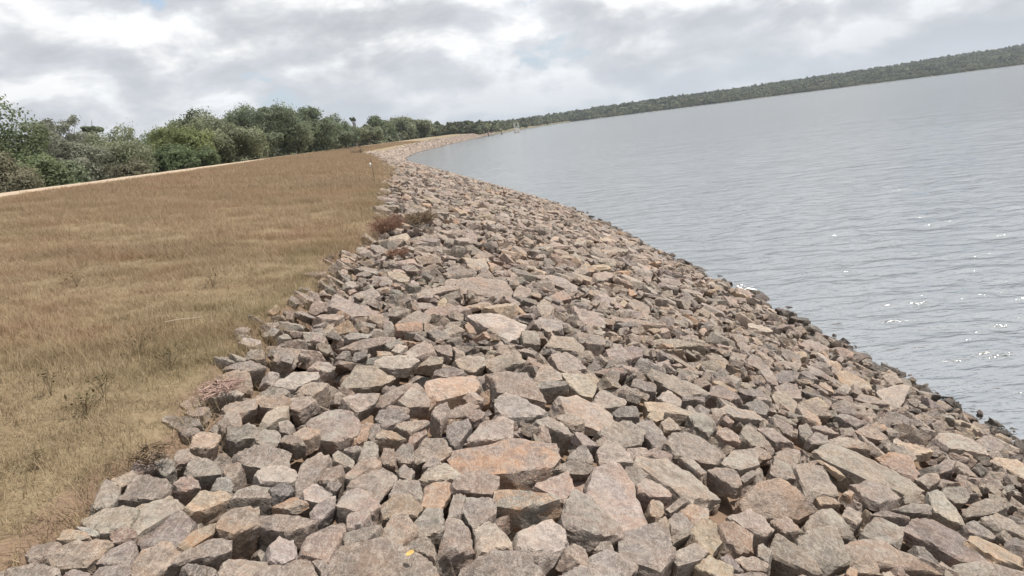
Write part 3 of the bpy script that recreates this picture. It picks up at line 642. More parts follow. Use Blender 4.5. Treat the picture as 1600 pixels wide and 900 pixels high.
b 0.07||-645,4615,2115 -577,4718,2134 -500,4742,2108 -500,4699,2086 -577,4645,2096
d 0.05||-543,4494,2082 -538,4570,2098 -419,4574,2090 -354,4506,2070 -440,4438,2062
b 0.07|brown stone directly above the big red slab|-316,3573,2013 -233,3762,2022 -125,3820,2014 -87,3777,2004 -93,3600,1986 -253,3612,2009
p 0.06||-421,3818,2054 -381,3895,2070 -301,3969,2061 -255,3975,2038 -324,3865,2023
r 0.06||-329,3846,2038 -309,3918,2044 -227,3920,2032 -227,3834,2022 -288,3791,2025
d 0.07|blue grey heart shaped stone above the big red slab|-413,3613,2072 -378,3682,2074 -314,3720,2064 -294,3660,2050 -342,3518,2041 -372,3466,2040 -404,3530,2057
r 0.06||-574,3355,2109 -572,3458,2117 -508,3560,2106 -499,3523,2100 -544,3403,2104
t 0.06||-723,3386,2155 -712,3483,2158 -641,3491,2139 -593,3425,2120 -608,3407,2124 -673,3454,2145
o 0.06||-821,3426,2190 -797,3538,2188 -758,3551,2170 -775,3458,2170 -765,3387,2160 -811,3356,2179
d 0.06||-768,3411,2163 -765,3515,2172 -738,3546,2169 -714,3496,2160 -730,3391,2153
b 0.06||-946,3825,2229 -910,3884,2225 -791,3967,2186 -799,3862,2167 -865,3728,2169
b 0.08||-776,4857,2135 -636,5062,2161 -599,5004,2141 -561,4904,2111 -674,4831,2112
b 0.06||-584,4996,2123 -487,5087,2102 -460,5045,2083 -457,4917,2057 -523,4936,2087
w 0.06||-838,4853,2171 -802,4926,2185 -741,4897,2172 -785,4818,2157
p 0.07||-1162,4781,2235 -1084,4869,2243 -941,4995,2242 -845,5041,2226 -850,4987,2205 -975,4906,2218 -1016,4829,2201
d 0.06||-1163,4987,2264 -1123,5060,2266 -999,5085,2243 -1023,5015,2238 -1124,4953,2251
b 0.08||-506,3826,2084 -490,3898,2091 -423,3951,2091 -412,3845,2078 -454,3736,2069
P 0.08|big pale pinkish slab right of the whitish rounded stone|216,4316,1904 324,4428,1857 429,4429,1801 537,4263,1727 523,4218,1730 396,4040,1780 307,4046,1828 235,4146,1877
b 0.05||64,4666,1893 163,4936,1943 247,4781,1883 248,4723,1867 121,4675,1882
d 0.08||61,4520,1901 129,4618,1909 267,4636,1885 270,4591,1874 160,4533,1883
w 0.05||259,4850,1858 444,4911,1823 493,4845,1793 430,4653,1761 357,4651,1781 295,4738,1820
p 0.1||228,5575,1869 298,5845,1856 466,5964,1769 531,5930,1727 493,5701,1724 345,5739,1816
p 0.06||220,5212,1878 329,5308,1864 458,5205,1782 317,5068,1797 259,5089,1826
p 0.05||705,5880,1664 822,5962,1663 862,5849,1621 868,5779,1598 758,5729,1607 706,5774,1632
d 0.08||875,6127,1580 964,6199,1581 1032,6164,1560 1005,6038,1534 911,5988,1539
r 0.04|thin red slab lying flat|508,5210,1725 669,5301,1704 735,5315,1681 728,5281,1663 616,5219,1679
b 0.08|long flat brown slab right of the thin red one|936,5531,1543 995,5578,1540 1177,5523,1504 1369,5343,1448 1137,5212,1466 1053,5327,1495
b 0.07||1194,6697,1420 1287,6793,1430 1491,6866,1370 1721,6891,1270 1596,6823,1293 1387,6735,1346 1283,6734,1397
b 0.06||1162,6406,1472 1201,6430,1472 1442,6041,1364 1424,5976,1353 1321,6151,1401
y 0.05|pale cream slab over a yellow stone|789,4764,1611 903,4830,1580 1060,4776,1543 1150,4701,1523 983,4698,1565 891,4693,1588 788,4633,1616
d 0.08|blue grey boulder right of the cream slab|1042,4673,1531 1157,4727,1513 1196,4690,1495 1203,4602,1476 1116,4470,1472 1048,4542,1503
d 0.06||521,4401,1732 584,4443,1737 673,4455,1725 680,4380,1694 599,4364,1703 536,4359,1713
g 0.08|big rough grey boulder below the pale pinkish slab|394,3954,1808 467,4058,1802 579,4134,1764 650,4101,1713 622,4003,1696 513,3902,1724 451,3897,1757 416,3927,1786
g 0.07||622,4186,1722 739,4287,1690 787,4109,1636 711,3996,1648 665,4075,1683
g 0.12|grey slab with a deep dark front above the big red slab|35,3858,1963 116,3966,1931 186,3928,1892 236,3831,1858 194,3800,1877 131,3826,1911 59,3831,1948
g 0.05||236,3800,1886 286,3844,1861 353,3764,1805 269,3705,1850
b 0.06||336,3772,1826 395,3854,1820 412,3798,1797 366,3755,1808
b 0.06||433,4532,1779 492,4662,1785 630,4632,1716 616,4555,1704 475,4457,1742
d 0.06||757,5092,1636 798,5219,1635 931,5160,1590 915,5046,1584 834,5036,1607
p 0.06||910,4983,1579 1013,5083,1567 1060,4952,1533 1032,4876,1527 926,4900,1560
y 0.06||737,4446,1652 786,4529,1656 864,4557,1626 836,4474,1611 786,4426,1620
d 0.1||1098,5084,1488 1129,5139,1483 1274,5170,1453 1246,5068,1455
b 0.06||808,4377,1628 874,4459,1629 928,4365,1583 814,4307,1606
b 0.06||140,4043,1898 230,4097,1880 311,4058,1854 296,3994,1851 240,3937,1859 178,4008,1884
b 0.07||1971,5617,1113 1957,5712,1155 2041,5827,1168 2105,5833,1146 2144,5700,1080 2065,5577,1062 1997,5556,1079
g 0.06|flat grey stone in the right middle|2132,5673,1049 2192,5742,1069 2357,5794,1039 2400,5683,954 2275,5653,983
y 0.09|yellow ochre stone just above the waterline|3218,7453,633 3327,7459,631 3419,7291,577 3447,7138,531 3342,7133,533 3216,7111,531 3193,7282,583
w 0.1|large smooth beige slab at the waterline|3522,7174,514 3995,7584,319 3992,7510,307 3641,6956,402 3506,6852,460 3624,7128,446 3511,7084,503
b 0.06||3942,8037,270 4154,8111,279 4181,7972,216 4100,7955,217 3979,7997,249
K 0.07|black wet stone at the water edge|4098,8567,216 4277,8586,202 4248,8486,159 4184,8466,158
b 0.06||3975,9162,280 4076,9188,268 4173,9119,208 4129,9061,189 3980,9018,205
y 0.05|small ochre stone below the pale beige patch|2919,7994,674 3002,8056,696 3142,8050,687 3123,7971,654 3025,7941,646
w 0.06||3446,8981,469 3633,9127,453 3803,8967,360 3616,8826,377
d 0.08|dark pointed boulder in the right middle|2135,6923,1066 2282,7143,1044 2343,7143,1009 2389,6997,944 2282,6835,959 2238,6910,1005
b 0.07||2140,6579,1086 2264,6665,1067 2256,6401,985 2162,6420,1027
d 0.08||1388,5430,1364 1445,5559,1373 1540,5615,1351 1642,5477,1282 1520,5395,1308
d 0.06||1680,5727,1262 1861,5782,1208 1924,5676,1161 1877,5657,1175 1721,5668,1234
P 0.06|long pinkish slab in the right middle|1366,5051,1407 1443,5130,1377 1612,5153,1297 1672,5014,1256 1558,4991,1309 1446,4969,1361
g 0.06||1621,5322,1291 1739,5419,1270 1814,5364,1219 1738,5258,1219 1646,5260,1261
d 0.07||2512,5918,893 2684,6013,891 2725,5943,844 2694,5899,831 2591,5907,864
d 0.07||2470,5726,928 2557,5781,917 2649,5627,878 2553,5554,888 2517,5650,908
b 0.07||2895,6310,728 3020,6379,721 3102,6338,689 3074,6282,678
g 0.07||1900,4872,1160 1987,4950,1172 2051,4933,1142 2040,4871,1113 1911,4834,1137
b 0.06||2115,5026,1055 2206,5043,1055 2311,5031,1046 2345,4934,1015 2176,4939,1026
d 0.08||2699,7068,827 2774,7097,828 2814,6895,778 2740,6925,791
g 0.06||1901,5049,1182 1965,5072,1183 1972,4980,1162 1894,4901,1148 1874,4962,1163
b 0.07||2040,5170,1123 2175,5247,1074 2234,5170,1027 2158,5143,1059
b 0.07||2438,5370,937 2607,5496,915 2727,5459,851 2702,5372,827 2537,5353,889
b 0.07||1169,4487,1466 1260,4573,1462 1310,4501,1441 1288,4409,1432 1195,4415,1450
b 0.08||1345,4566,1401 1450,4761,1387 1488,4674,1363 1505,4535,1339 1516,4477,1328 1386,4472,1374
b 0.05||1525,4785,1331 1638,4813,1304 1717,4664,1255 1594,4649,1287
b 0.06||3051,6644,657 3145,6741,659 3244,6696,637 3329,6557,601 3125,6575,634
d 0.06||3156,6241,671 3321,6233,616 3223,6054,594 3039,6123,673
b 0.07||1580,6326,1289 1630,6383,1300 1798,6422,1254 1761,6342,1225 1644,6253,1222
b 0.06||1975,6919,1101 2056,7055,1113 2167,7019,1083 2077,6859,1068
d 0.07||2310,6640,982 2417,6734,987 2577,6778,939 2515,6659,898 2326,6564,931
b 0.06||2589,7349,846 2683,7388,842 2811,7318,813 2707,7188,801
g 0.06||3050,7691,649 3173,7754,656 3273,7670,612 3110,7609,610
b 0.07|arched brown slab in the middle distance|-634,7328,2103 -578,7423,2117 -304,7551,2084 -70,7522,2012 0,7381,1949 -27,7259,1918 -87,7205,1918 -311,7279,2001 -482,7196,2021
W 0.1|big pale grey slab in the middle distance|-370,6099,2046 -256,6279,2040 -157,6252,2016 62,6012,1944 50,5781,1923 -77,5666,1939 -226,5897,1994
b 0.08|rounded boulder right of the arched slab|17,7370,1929 108,7564,1960 180,7492,1903 180,7384,1864 63,7218,1855 10,7260,1893
b 0.06||-892,6643,2146 -797,6810,2162 -584,6906,2144 -475,6873,2117 -617,6787,2125 -856,6626,2136
b 0.08||-733,6094,2111 -663,6165,2119 -416,6253,2110 -383,6234,2101 -481,6090,2080 -673,6022,2087
o 0.05|flat orange stone in the middle distance|-873,5410,2205 -698,5534,2173 -697,5448,2126 -844,5351,2156
b 0.07||-872,5620,2182 -752,5820,2197 -664,5827,2151 -662,5729,2111 -815,5608,2146
d 0.08||-647,6661,2110 -490,6792,2118 -473,6704,2078 -561,6622,2071
w 0.06||273,8751,1771 385,8706,1741 577,8761,1730 737,8575,1651 718,8436,1612 548,8523,1663
b 0.06||222,6906,1867 287,7020,1881 371,6966,1814 318,6818,1780 224,6762,1806
w 0.06||171,6216,1859 207,6337,1886 374,6322,1841 375,6194,1804 251,6107,1808
b 0.07||951,7323,1553 1007,7434,1539 1256,7513,1423 1539,7540,1283 1272,7393,1400
d 0.08||963,7161,1531 1194,7265,1484 1220,7213,1443 1034,7140,1487
d 0.08||1516,7910,1288 1600,7992,1302 1716,8028,1278 1679,7890,1216 1538,7834,1238
b 0.06||1294,8441,1395 1400,8648,1383 1581,8655,1285 1485,8307,1261 1337,8326,1346
g 0.07||36,5722,1957 160,5741,1936 161,5610,1875 39,5593,1896
r 0.07||311,7576,1763 538,7799,1771 610,7736,1710 448,7574,1704
w 0.09||-485,8657,2076 -280,8750,2057 -222,8519,1950 -444,8505,2004
g 0.06||-899,4948,2189 -827,5032,2198 -770,4980,2177 -855,4897,2170
d 0.08||-641,5345,2147 -547,5427,2128 -478,5353,2063 -572,5273,2083"""
G1 = Grid(-3.0, 6.6, .6, 25, .025)
# variants for the rest
NV = 44
VAR = []
rv = np.random.default_rng(77)
for k in range(NV):
    hx, hy, hz = 1, rv.uniform(.55, .95), rv.uniform(.30, .68)
    A = []; D = []
    for ax, hh in enumerate((hx, hy, hz)):
        for sg in (-1, 1):
            v = np.zeros(3); v[ax] = sg; v += rv.normal(0, .20 if ax < 2 else .10, 3); v /= np.linalg.norm(v)
            A.append(v); D.append(hh*rv.uniform(.85, 1))
    for _ in range(rv.integers(1, 4)):                         # slanted flanks give wedges
        th = rv.uniform(0, 6.28); v = np.array([math.cos(th), math.sin(th), rv.uniform(-.3, .75)]); v /= np.linalg.norm(v)
        e = (abs(v)*np.array([hx, hy, hz])).sum(); A.append(v); D.append(e*rv.uniform(.55, .75))
    A = np.array(A); D = np.array(D); A, D = chips(A, D, rv, rv.integers(2, 5), .78, .93)
    VAR.append((A, D))
PTS = []      # stones of the mass: variant, x, y, z, euler, scale(3), code
def place_generic(G, x, y, size, rg, tilt, maxtop, herotol, pen, code=None, cand=1):
    """size = half length; drop a stone on what lies there and keep it when it fits"""
    k = int(rg.integers(NV)); A, D = VAR[k]
    sc3 = size*np.array([1, rg.uniform(.85, 1.15), rg.uniform(.85, 1.2)])
    si, sj = G.patch(x, y, size*.7)
    Hp = G.H[si, sj]
    if Hp.size < 9 or Hp.shape[0] < 3 or Hp.shape[1] < 3: return None
    gx = (Hp[-1].mean()-Hp[0].mean())/(G.h*(Hp.shape[0]-1)); gy = (Hp[:, -1].mean()-Hp[:, 0].mean())/(G.h*(Hp.shape[1]-1))
    gx, gy = np.clip(gx, -.9, .9), np.clip(gy, -.7, .7)
    M = rot_from((-gx, -gy, 1), rg.uniform(0, 6.28), rg, tilt)
    Aw = (A/sc3)@M.T; ln_ = np.linalg.norm(Aw, axis=1); Dw = D/ln_; Aw = Aw/ln_[:, None]
    s_ = G.surf(Aw, Dw, x, y, size*1.35)
    if s_ is None: return None
    si, sj, up, lo, ok = s_
    if ok.sum() < 4: return None
    hz = ok & (G.hero[si, sj] > 0)
    if hz.sum() > herotol*ok.sum(): return None
    fit = ok & ~hz
    gap = (G.H[si, sj]-lo)[fit]
    if gap.size < 3: return None
    z = np.percentile(gap, 97)-pen*size
    top = (up+z)[ok]
    over = np.percentile(top-G.S[si, sj][ok], 90)
    if over > maxtop: return None
    Hn = np.where(ok, np.maximum(G.H[si, sj], up+z), G.H[si, sj]); G.H[si, sj] = Hn
    rec = [k, x, y, z, M, sc3, code or rg.choice(list('ggggggggggbbbbbbbbbbbbbbbbbwwwddddddddpppppprtPyo'))]
    PTS.append(rec); return rec
def rand_xy(G, rg, o0, o1):
    y = rg.uniform(G.ys[0], G.ys[-1]); o = rg.uniform(o0, o1); return float(Wl(y)-o), float(y), o
rg = np.random.default_rng(21)
def omax(y): return float(edge_at(np.array([y]))[0])
# lower layer
for _ in range(5200):
    x, y, o = rand_xy(G1, rg, -1.9, EDGE+.7)
    if o > omax(y): continue
    place_generic(G1, x, y, rg.uniform(.06, .13), rg, .22, -.02, 1, .35)
# the traced stones
HERO = []
for li, line in enumerate(TABLE.strip().splitlines()):
    hd, lab, pts = line.split('|'); code, th = hd.split(); th = float(th)
    P = np.array([[int(v) for v in q.split(',')] for q in pts.split()])/1000.
    c = P.mean(0); U, s, Vt = np.linalg.svd(P-c); nz = Vt[2]*np.sign(Vt[2][2]); ex = Vt[0]; ey = np.cross(nz, ex)
    Q = np.stack([(P-c)@ex, (P-c)@ey], 1)
    rgi = np.random.default_rng(1000+li)
    # convex outline
    idx = sorted(range(len(Q)), key=lambda i: (Q[i][0], Q[i][1])); hull = []
    for seq in (idx, idx[::-1]):
        h_ = []
        for i in seq:
            while len(h_) > 1 and np.cross(Q[h_[-1]]-Q[h_[-2]], Q[i]-Q[h_[-2]]) <= 1e-9: h_.pop()
            h_.append(i)
        hull += h_[:-1]
    Hq = Q[hull]; ctr = Hq.mean(0); area = .5*abs(np.sum(Hq[:, 0]*np.roll(Hq[:, 1], -1)-np.roll(Hq[:, 0], -1)*Hq[:, 1]))
    T = th*1.25+.25*math.sqrt(area)*.5
    A = []; D = []; zc = T*.5
    for i in range(len(Hq)):
        a_, b_ = Hq[i], Hq[(i+1) % len(Hq)]; e = b_-a_
        n2_ = np.array([e[1], -e[0]])/np.linalg.norm(e); fl = rgi.uniform(-.10, .22)
        v = np.array([n2_[0], n2_[1], fl]); ln_ = np.linalg.norm(v)
        d = (n2_@(a_-ctr)*1.14+fl*zc)/ln_
        if d < .01: d = .01
        A.append(v/ln_); D.append(d)
    v = np.array([rgi.normal(0, .05), rgi.normal(0, .05), 1.]); v /= np.linalg.norm(v); A.append(v); D.append(zc)
    for _ in range(1 if th < .09 else 2):
        tl = rgi.uniform(-.18, .18, 2); v = np.array([tl[0], tl[1], 1]); v /= np.linalg.norm(v); A.append(v); D.append(zc*1.06)
    v = np.array([rgi.normal(0, .2), rgi.normal(0, .2), -1]); v /= np.linalg.norm(v); A.append(v); D.append(zc*.95)
    A = np.array(A); D = np.array(D)
    C = c+ex*ctr[0]+ey*ctr[1]-nz*zc
    Fm = np.stack([ex, ey, nz], 1)
    half = np.array([np.abs(Hq[:, 0]-ctr[0]).max(), np.abs(Hq[:, 1]-ctr[1]).max(), zc])
    A2 = A*half; ln_ = np.linalg.norm(A2, axis=1); A2 = A2/ln_[:, None]; D2 = D/ln_
    A2, D2 = chips(A2, D2, rgi, 2+int(rgi.integers(0, 3)), .86, .96)
    size = float(np.hypot(half[0], half[1]))
    dist = float(np.linalg.norm(C-np.array([0, 0, EYE])))
    HERO.append(dict(A=A2, D=D2, M=Fm, half=half, C=C, code=code, lab=lab, size=size, dist=dist, li=li, th=th))
    Aw = A@Fm.T
    s_ = G1.surf(Aw, D, C[0], C[1], size*1.2)
    if s_:
        si, sj, up, lo, ok = s_
        G1.H[si, sj] = np.where(ok, np.maximum(G1.H[si, sj], up+C[2]), G1.H[si, sj]); G1.hero[si, sj] = np.where(ok, li+1, G1.hero[si, sj])
# fill round them, larger first
for n_, lo_, hi_, ht in ((3000, .12, .20, .02), (8500, .07, .14, .08), (15000, .04, .085, .16)):
    for _ in range(n_):
        x, y, o = rand_xy(G1, rg, -1.2, EDGE+.7)
        if lo_ < .1 and rg.random() < .5: y = .6+8.4*(y-.6)/24.4; x = float(Wl(y)-o)
        if lo_ > .1 and y < 9 and rg.random() < .6: continue
        if o > omax(y)+.02: continue
        if y < 3.3 and o > EDGE-.12: continue
        place_generic(G1, x, y, rg.uniform(lo_, hi_), rg, .16, .05 if lo_ < .12 else .09, ht, .22)
G2 = Grid(-28, 4.6, 25, 125, .08)
for n_, lo_, hi_ in ((9000, .09, .15), (11000, .10, .20)):
    for _ in range(n_):
        x, y, o = rand_xy(G2, rg, -.7, EDGE+1.1)
        if y > 60 and rg.random() < .35: continue
        if o > omax(y): continue
        place_generic(G2, x, y, rg.uniform(lo_, hi_), rg, .2, .09, 1, .25)
for _ in range(9000):
    y = 125+(rg.random()**1.3)*420; o = -.3+rg.random()*(omax(y)+.3)
    x = float(Wl(y)-o); sz = rg.uniform(.2, .42)
    PTS.append([int(rg.integers(NV)), x, y, float(prof(o))-.08+rg.uniform(-.05, .06), rot_from((.35, 0, 1), rg.uniform(0, 6.28), rg, .25), sz*np.ones(3), rg.choice(list('gbbwpP'))])

# heroes as single objects
STONES = []
for h in HERO:
    px = h['size']*2*1190/h['dist']
    sub = 5 if px > 190 else 4
    fr = h['M']*h['half']
    me = polytope_mesh(h['A'], h['D'], fr, np.zeros(3), sub, 300+h['li'], float(h['half'].mean()), M_rock)
    ob = link(bpy.data.objects.new('rock_stone', me)); ob.location = h['C']; ob.color = tint_of(h['code'], np.random.default_rng(h['li']))
    asp = h['half'][0]/h['half'][1]
    STONES.append(dict(o=ob, c=np.array(h['C']), code=h['code'], lab=h['lab'], px=px, asp=asp, th=h['half'][2]/h['half'][1]))
# the 300 that show largest: the biggest of the rest join the single objects
def vis_px(r):
    d = math.dist((r[1], r[2], r[3]), (0, 0, EYE)); q = Vector((r[1], r[2], r[3]-EYE)); f = q.dot(F0)
    if f < .3: return 0
    u, v = q.dot(RT)/f*1190, q.dot(UP)/f*1190
    if abs(u) > 780 or abs(v) > 430: return 0
    if r[1] > Wl(r[2])-.15: return 0
    i = int((r[1]-G1.x0)/G1.h); j = int((r[2]-G1.y0)/G1.h)
    if not (0 <= i < G1.nx and 0 <= j < G1.ny): return 0
    if G1.H[i, j] > r[3]+float(r[5][2])*1.1: return 0           # buried
    return float(r[5][0])*2*1190/d
order = sorted(range(len(PTS)), key=lambda i: -vis_px(PTS[i]))[:max(0, 300-len(HERO))]
for i in order:
    k, x, y, z, M, s3, code = PTS[i]; A, D = VAR[k]
    me = polytope_mesh(A, D, np.diag(s3), np.zeros(3), 4, 9000+i, float(s3.mean())*.75, M_rock)
    ob = link(bpy.data.objects.new('rock_stone', me)); mw = Matrix(M.tolist()).to_4x4(); mw.translation = (x, y, z); ob.matrix_world = mw
    ob.color = tint_of(code, np.random.default_rng(i))
    STONES.append(dict(o=ob, c=np.array((x, y, z)), code=code, lab='', px=vis_px(PTS[i]), asp=1.4, th=.6))
ks = set(order); PTS = [r for i, r in enumerate(PTS) if i not in ks]

# labels: where a stone lies from a stone one can name
def brief(l):
    h = l.split(' with ')[0]
    return h if sum(1 for s in STONES if s['lab'].split(' with ')[0] == h) == 1 else l
anchors = [s for s in STONES if s['lab']]
def adj(s):
    size = 'large' if s['px'] > 105 else 'small' if s['px'] < 48 else 'medium'
    shp = 'long' if s['asp'] > 2.1 else 'chunky' if s['th'] > .95 else 'flat' if s['th'] < .5 else 'angular'
    return f"{size} {CNAME[s['code']]} {shp} stone"
used_l = {}
def direction(s, a):
    v = s['c'][:2]-a['c'][:2]; f = a['c'][:2]/np.linalg.norm(a['c'][:2]); r_ = np.array([f[1], -f[0]])
    u, w_ = v@r_, v@f
    if abs(u) > 2*abs(w_): return 'right of' if u > 0 else 'left of'
    if abs(w_) > 2*abs(u): return 'behind' if w_ > 0 else 'in front of'
    return ('behind and ' if w_ > 0 else 'in front and ')+('right of' if u > 0 else 'left of')
for s in STONES:
    if s['lab']: used_l[s['lab']] = 1
todo = []
for s in STONES:
    if s['lab']: s['final'] = s['lab']; continue
    best = sorted(anchors, key=lambda a: np.linalg.norm(a['c']-s['c']))[:9]
    fin = None
    for rank, a in enumerate(best):
        gap = np.linalg.norm(a['c']-s['c'])-(a['px']+s['px'])*.25*np.linalg.norm(a['c'])/1190
        near_w = '' if gap > .18 else 'just '
        c_ = f"{adj(s)} {near_w}{direction(s, a)} the {brief(a['lab'])}"
        if len(c_.split()) <= 16 and c_ not in used_l: fin = c_; break
    if fin is None:
        for a in best:
            for word in ('second', 'third', 'fourth', 'fifth', 'sixth'):
                c_ = f"{word} {adj(s)} {direction(s, a)} the {brief(a['lab'])}"
                if len(c_.split()) <= 16 and c_ not in used_l: fin = c_; break
            if fin: break
    used_l[fin or adj(s)] = 1; s['final'] = fin or adj(s)+' in the rock bank'
for s in STONES: tag(s['o'], s['final'], 'stone', 'loose stones of the rock bank')

# the rest of the bank as one mass
def point_instances(name, P, ROT, SCL, IDX, TINT, variants, mat=None):
    col = bpy.data.collections.new(name+'_kinds')
    for i, me in enumerate(variants):
        o = bpy.data.objects.new('%s_kind_%03d' % (name, i), me); col.objects.link(o)
    me = bpy.data.meshes.new(name); me.vertices.add(len(P)); me.vertices.foreach_set('co', np.asarray(P, np.float32).ravel())
    for nm, ty, data, key in (('rot', 'FLOAT_VECTOR', ROT, 'vector'), ('scl', 'FLOAT_VECTOR', SCL, 'vector'), ('idx', 'INT', IDX, 'value'), ('tint', 'FLOAT_COLOR', TINT, 'color')):
        at = me.attributes.new(nm, ty, 'POINT'); at.data.foreach_set(key, np.asarray(data, np.int32 if ty == 'INT' else np.float32).ravel())
    ob = link(bpy.data.objects.new(name, me))
    ng = bpy.data.node_groups.new(name+'_scatter', 'GeometryNodeTree')
    ng.interface.new_socket('Geometry', in_out='INPUT', socket_type='NodeSocketGeometry'); ng.interface.new_socket('Geometry', in_out='OUTPUT', socket_type='NodeSocketGeometry')
    n = ng.nodes.new; l = ng.links.new
    gi, go = n('NodeGroupInput'), n('NodeGroupOutput'); ip = n('GeometryNodeInstanceOnPoints'); ci = n('GeometryNodeCollectionInfo')
    ci.inputs['Collection'].default_value = col; ci.inputs['Separate Children'].default_value = True; ci.inputs['Reset Children'].default_value = True
    ip.inputs['Pick Instance'].default_value = True
    def attr(nm, ty):
        a_ = n('GeometryNodeInputNamedAttribute'); a_.data_type = ty; a_.inputs['Name'].default_value = nm; return a_.outputs['Attribute']
    e2 = n('FunctionNodeEulerToRotation'); l(attr('rot', 'FLOAT_VECTOR'), e2.inputs[0]); l(e2.outputs[0], ip.inputs['Rotation'])
    l(attr('scl', 'FLOAT_VECTOR'), ip.inputs['Scale']); l(attr('idx', 'INT'), ip.inputs['Instance Index'])
    l(gi.outputs[0], ip.inputs['Points']); l(ci.outputs[0], ip.inputs['Instance']); l(ip.outputs[0], go.inputs[0])
    md = ob.modifiers.new('scatter', 'NODES'); md.node_group = ng
    return ob
var_me = [polytope_mesh(A, D, np.eye(3), np.zeros(3), 3, 500+k, .75, M_rock_i, 'stone_kind') for k, (A, D) in enumerate(VAR)]
var_me += [polytope_mesh(A, D, np.eye(3), np.zeros(3), 4, 500+k, .75, M_rock_i, 'stone_kind') for k, (A, D) in enumerate(VAR)]
P_, R_, S_, I_, T_ = [], [], [], [], []
rt = np.random.default_rng(5)
for k, x, y, z, M, s3, code in PTS:
    P_.append((x, y, z)); R_.append(Matrix(M.tolist()).to_euler()[:]); S_.append(s3); I_.append(k+(NV if y < 8 else 0)); T_.append(tint_of(code, rt))
tag(point_instances('riprap_stones', P_, R_, S_, I_, T_, var_me), 'broken grey brown stones covering the bank down to the water', 'stones', kind='stuff')
print('stones', len(STONES), 'mass', len(PTS))

# ------------------------------------------------------------------ grass
M_grass = grass_mat()
def tuft(seed, nb, rad, hgt, wd, droop):
    rg = np.random.default_rng(seed); V = []; Fc = []
    for _ in range(nb):
        a = rg.uniform(0, 6.28); r0 = rad*math.sqrt(rg.random()); bx, by = r0*math.cos(a), r0*math.sin(a)
        d = rg.uniform(0, 6.28); h = hgt*rg.uniform(.45, 1.15); lean = rg.uniform(.15, 1.0)*droop; wd_ = wd*rg.uniform(.6, 1.3)
        px, py = -math.sin(d)*wd_, math.cos(d)*wd_; b = len(V)
        for k in range(4):
            t = k/3; ww = (1-t)*1.0+.12
            x = bx+math.cos(d)*lean*h*t**1.6; y = by+math.sin(d)*lean*h*t**1.6; z = h*(t-.38*lean*t*t)
            V.append((x-px*ww, y-py*ww, z)); V.append((x+px*ww, y+py*ww, z))
        for k in range(3): Fc.append((b+2*k, b+2*k+1, b+2*k+3, b+2*k+2))
    return mesh_np('tuft_kind', V, Fc, M_grass, smooth=False)
tufts = [tuft(100+i, 46, .11, (.07, .09, .12, .08, .14)[i % 5], .0011, 1.1) for i in range(12)] + [tuft(200+i, 60, .34, .17, .0042, 1.0) for i in range(8)]
GP, GR, GS, GI, GT = [], [], [], [], []
rg = np.random.default_rng(8)
def seed_grass(n, y0, y1, o0, o1, kinds, s0, s1, power=1.0):
    y = y0+(y1-y0)*rg.random(n)**power; o = rg.uniform(o0, o1, n); x = Wl(y)-o
    keep = o > edge_at(y)-np.where(y < 3.6, .45, .30)*rg.random(n)**np.where(y < 3.6, .8, 1.6)
    ang = np.arctan2(x, y); keep &= (ang > -1.35) & (ang < .35)
    x, y, o = x[keep], y[keep], o[keep]; n = len(x); z = ground(x, y)-.01
    pat = vn2(x, y, 1.1, 31)*.5+vn2(x, y, .35, 32)*.35+vn2(x, y, 4.0, 33)*.45
    gr = np.clip(.08+pat*.55+np.clip((7.2-o)/1.2, 0, .35)-np.clip((y-6)/60, 0, .25), 0, .95)
    br = .85*np.clip(.16+(vn2(x, y, .8, 41)*.6+vn2(x, y, .22, 42)*.3+vn2(x, y, 6, 43)*.35)-np.clip((7-o)/2, 0, .3), 0, .8)
    hs = np.where(y < 12, .72, .9)*np.clip(1+.5*vn2(x, y, .6, 51), .55, 1.5)*np.clip((15.6-o)/1.2, .25, 1)
    s = rg.uniform(s0, s1, n)
    GP.append(np.stack([x, y, z], 1)); GR.append(np.stack([rg.normal(0, .1, n), rg.normal(0, .1, n), rg.uniform(0, 6.28, n)], 1))
    GS.append(np.stack([s, s, s*hs], 1)); GI.append(rg.integers(kinds[0], kinds[1], n)); GT.append(np.stack([gr, br, np.zeros(n), np.ones(n)], 1))
seed_grass(20000, .2, 9, EDGE-.3, 15.55, (0, 12), .8, 1.35)
seed_grass(14000, 8, 22, EDGE-.3, 15.55, (0, 12), 1.1, 1.7)
seed_grass(9000, 18, 60, EDGE-.3, 15.55, (12, 20), .7, 1.1)
seed_grass(12000, 55, 260, EDGE-.2, 15.5, (12, 20), 1.0, 1.6, 1.3)
tag(point_instances('grass', np.concatenate(GP), np.concatenate(GR), np.concatenate(GS), np.concatenate(GI), np.concatenate(GT), tufts), 'dry brown and olive grass covering the upper slope', 'grass', kind='stuff')

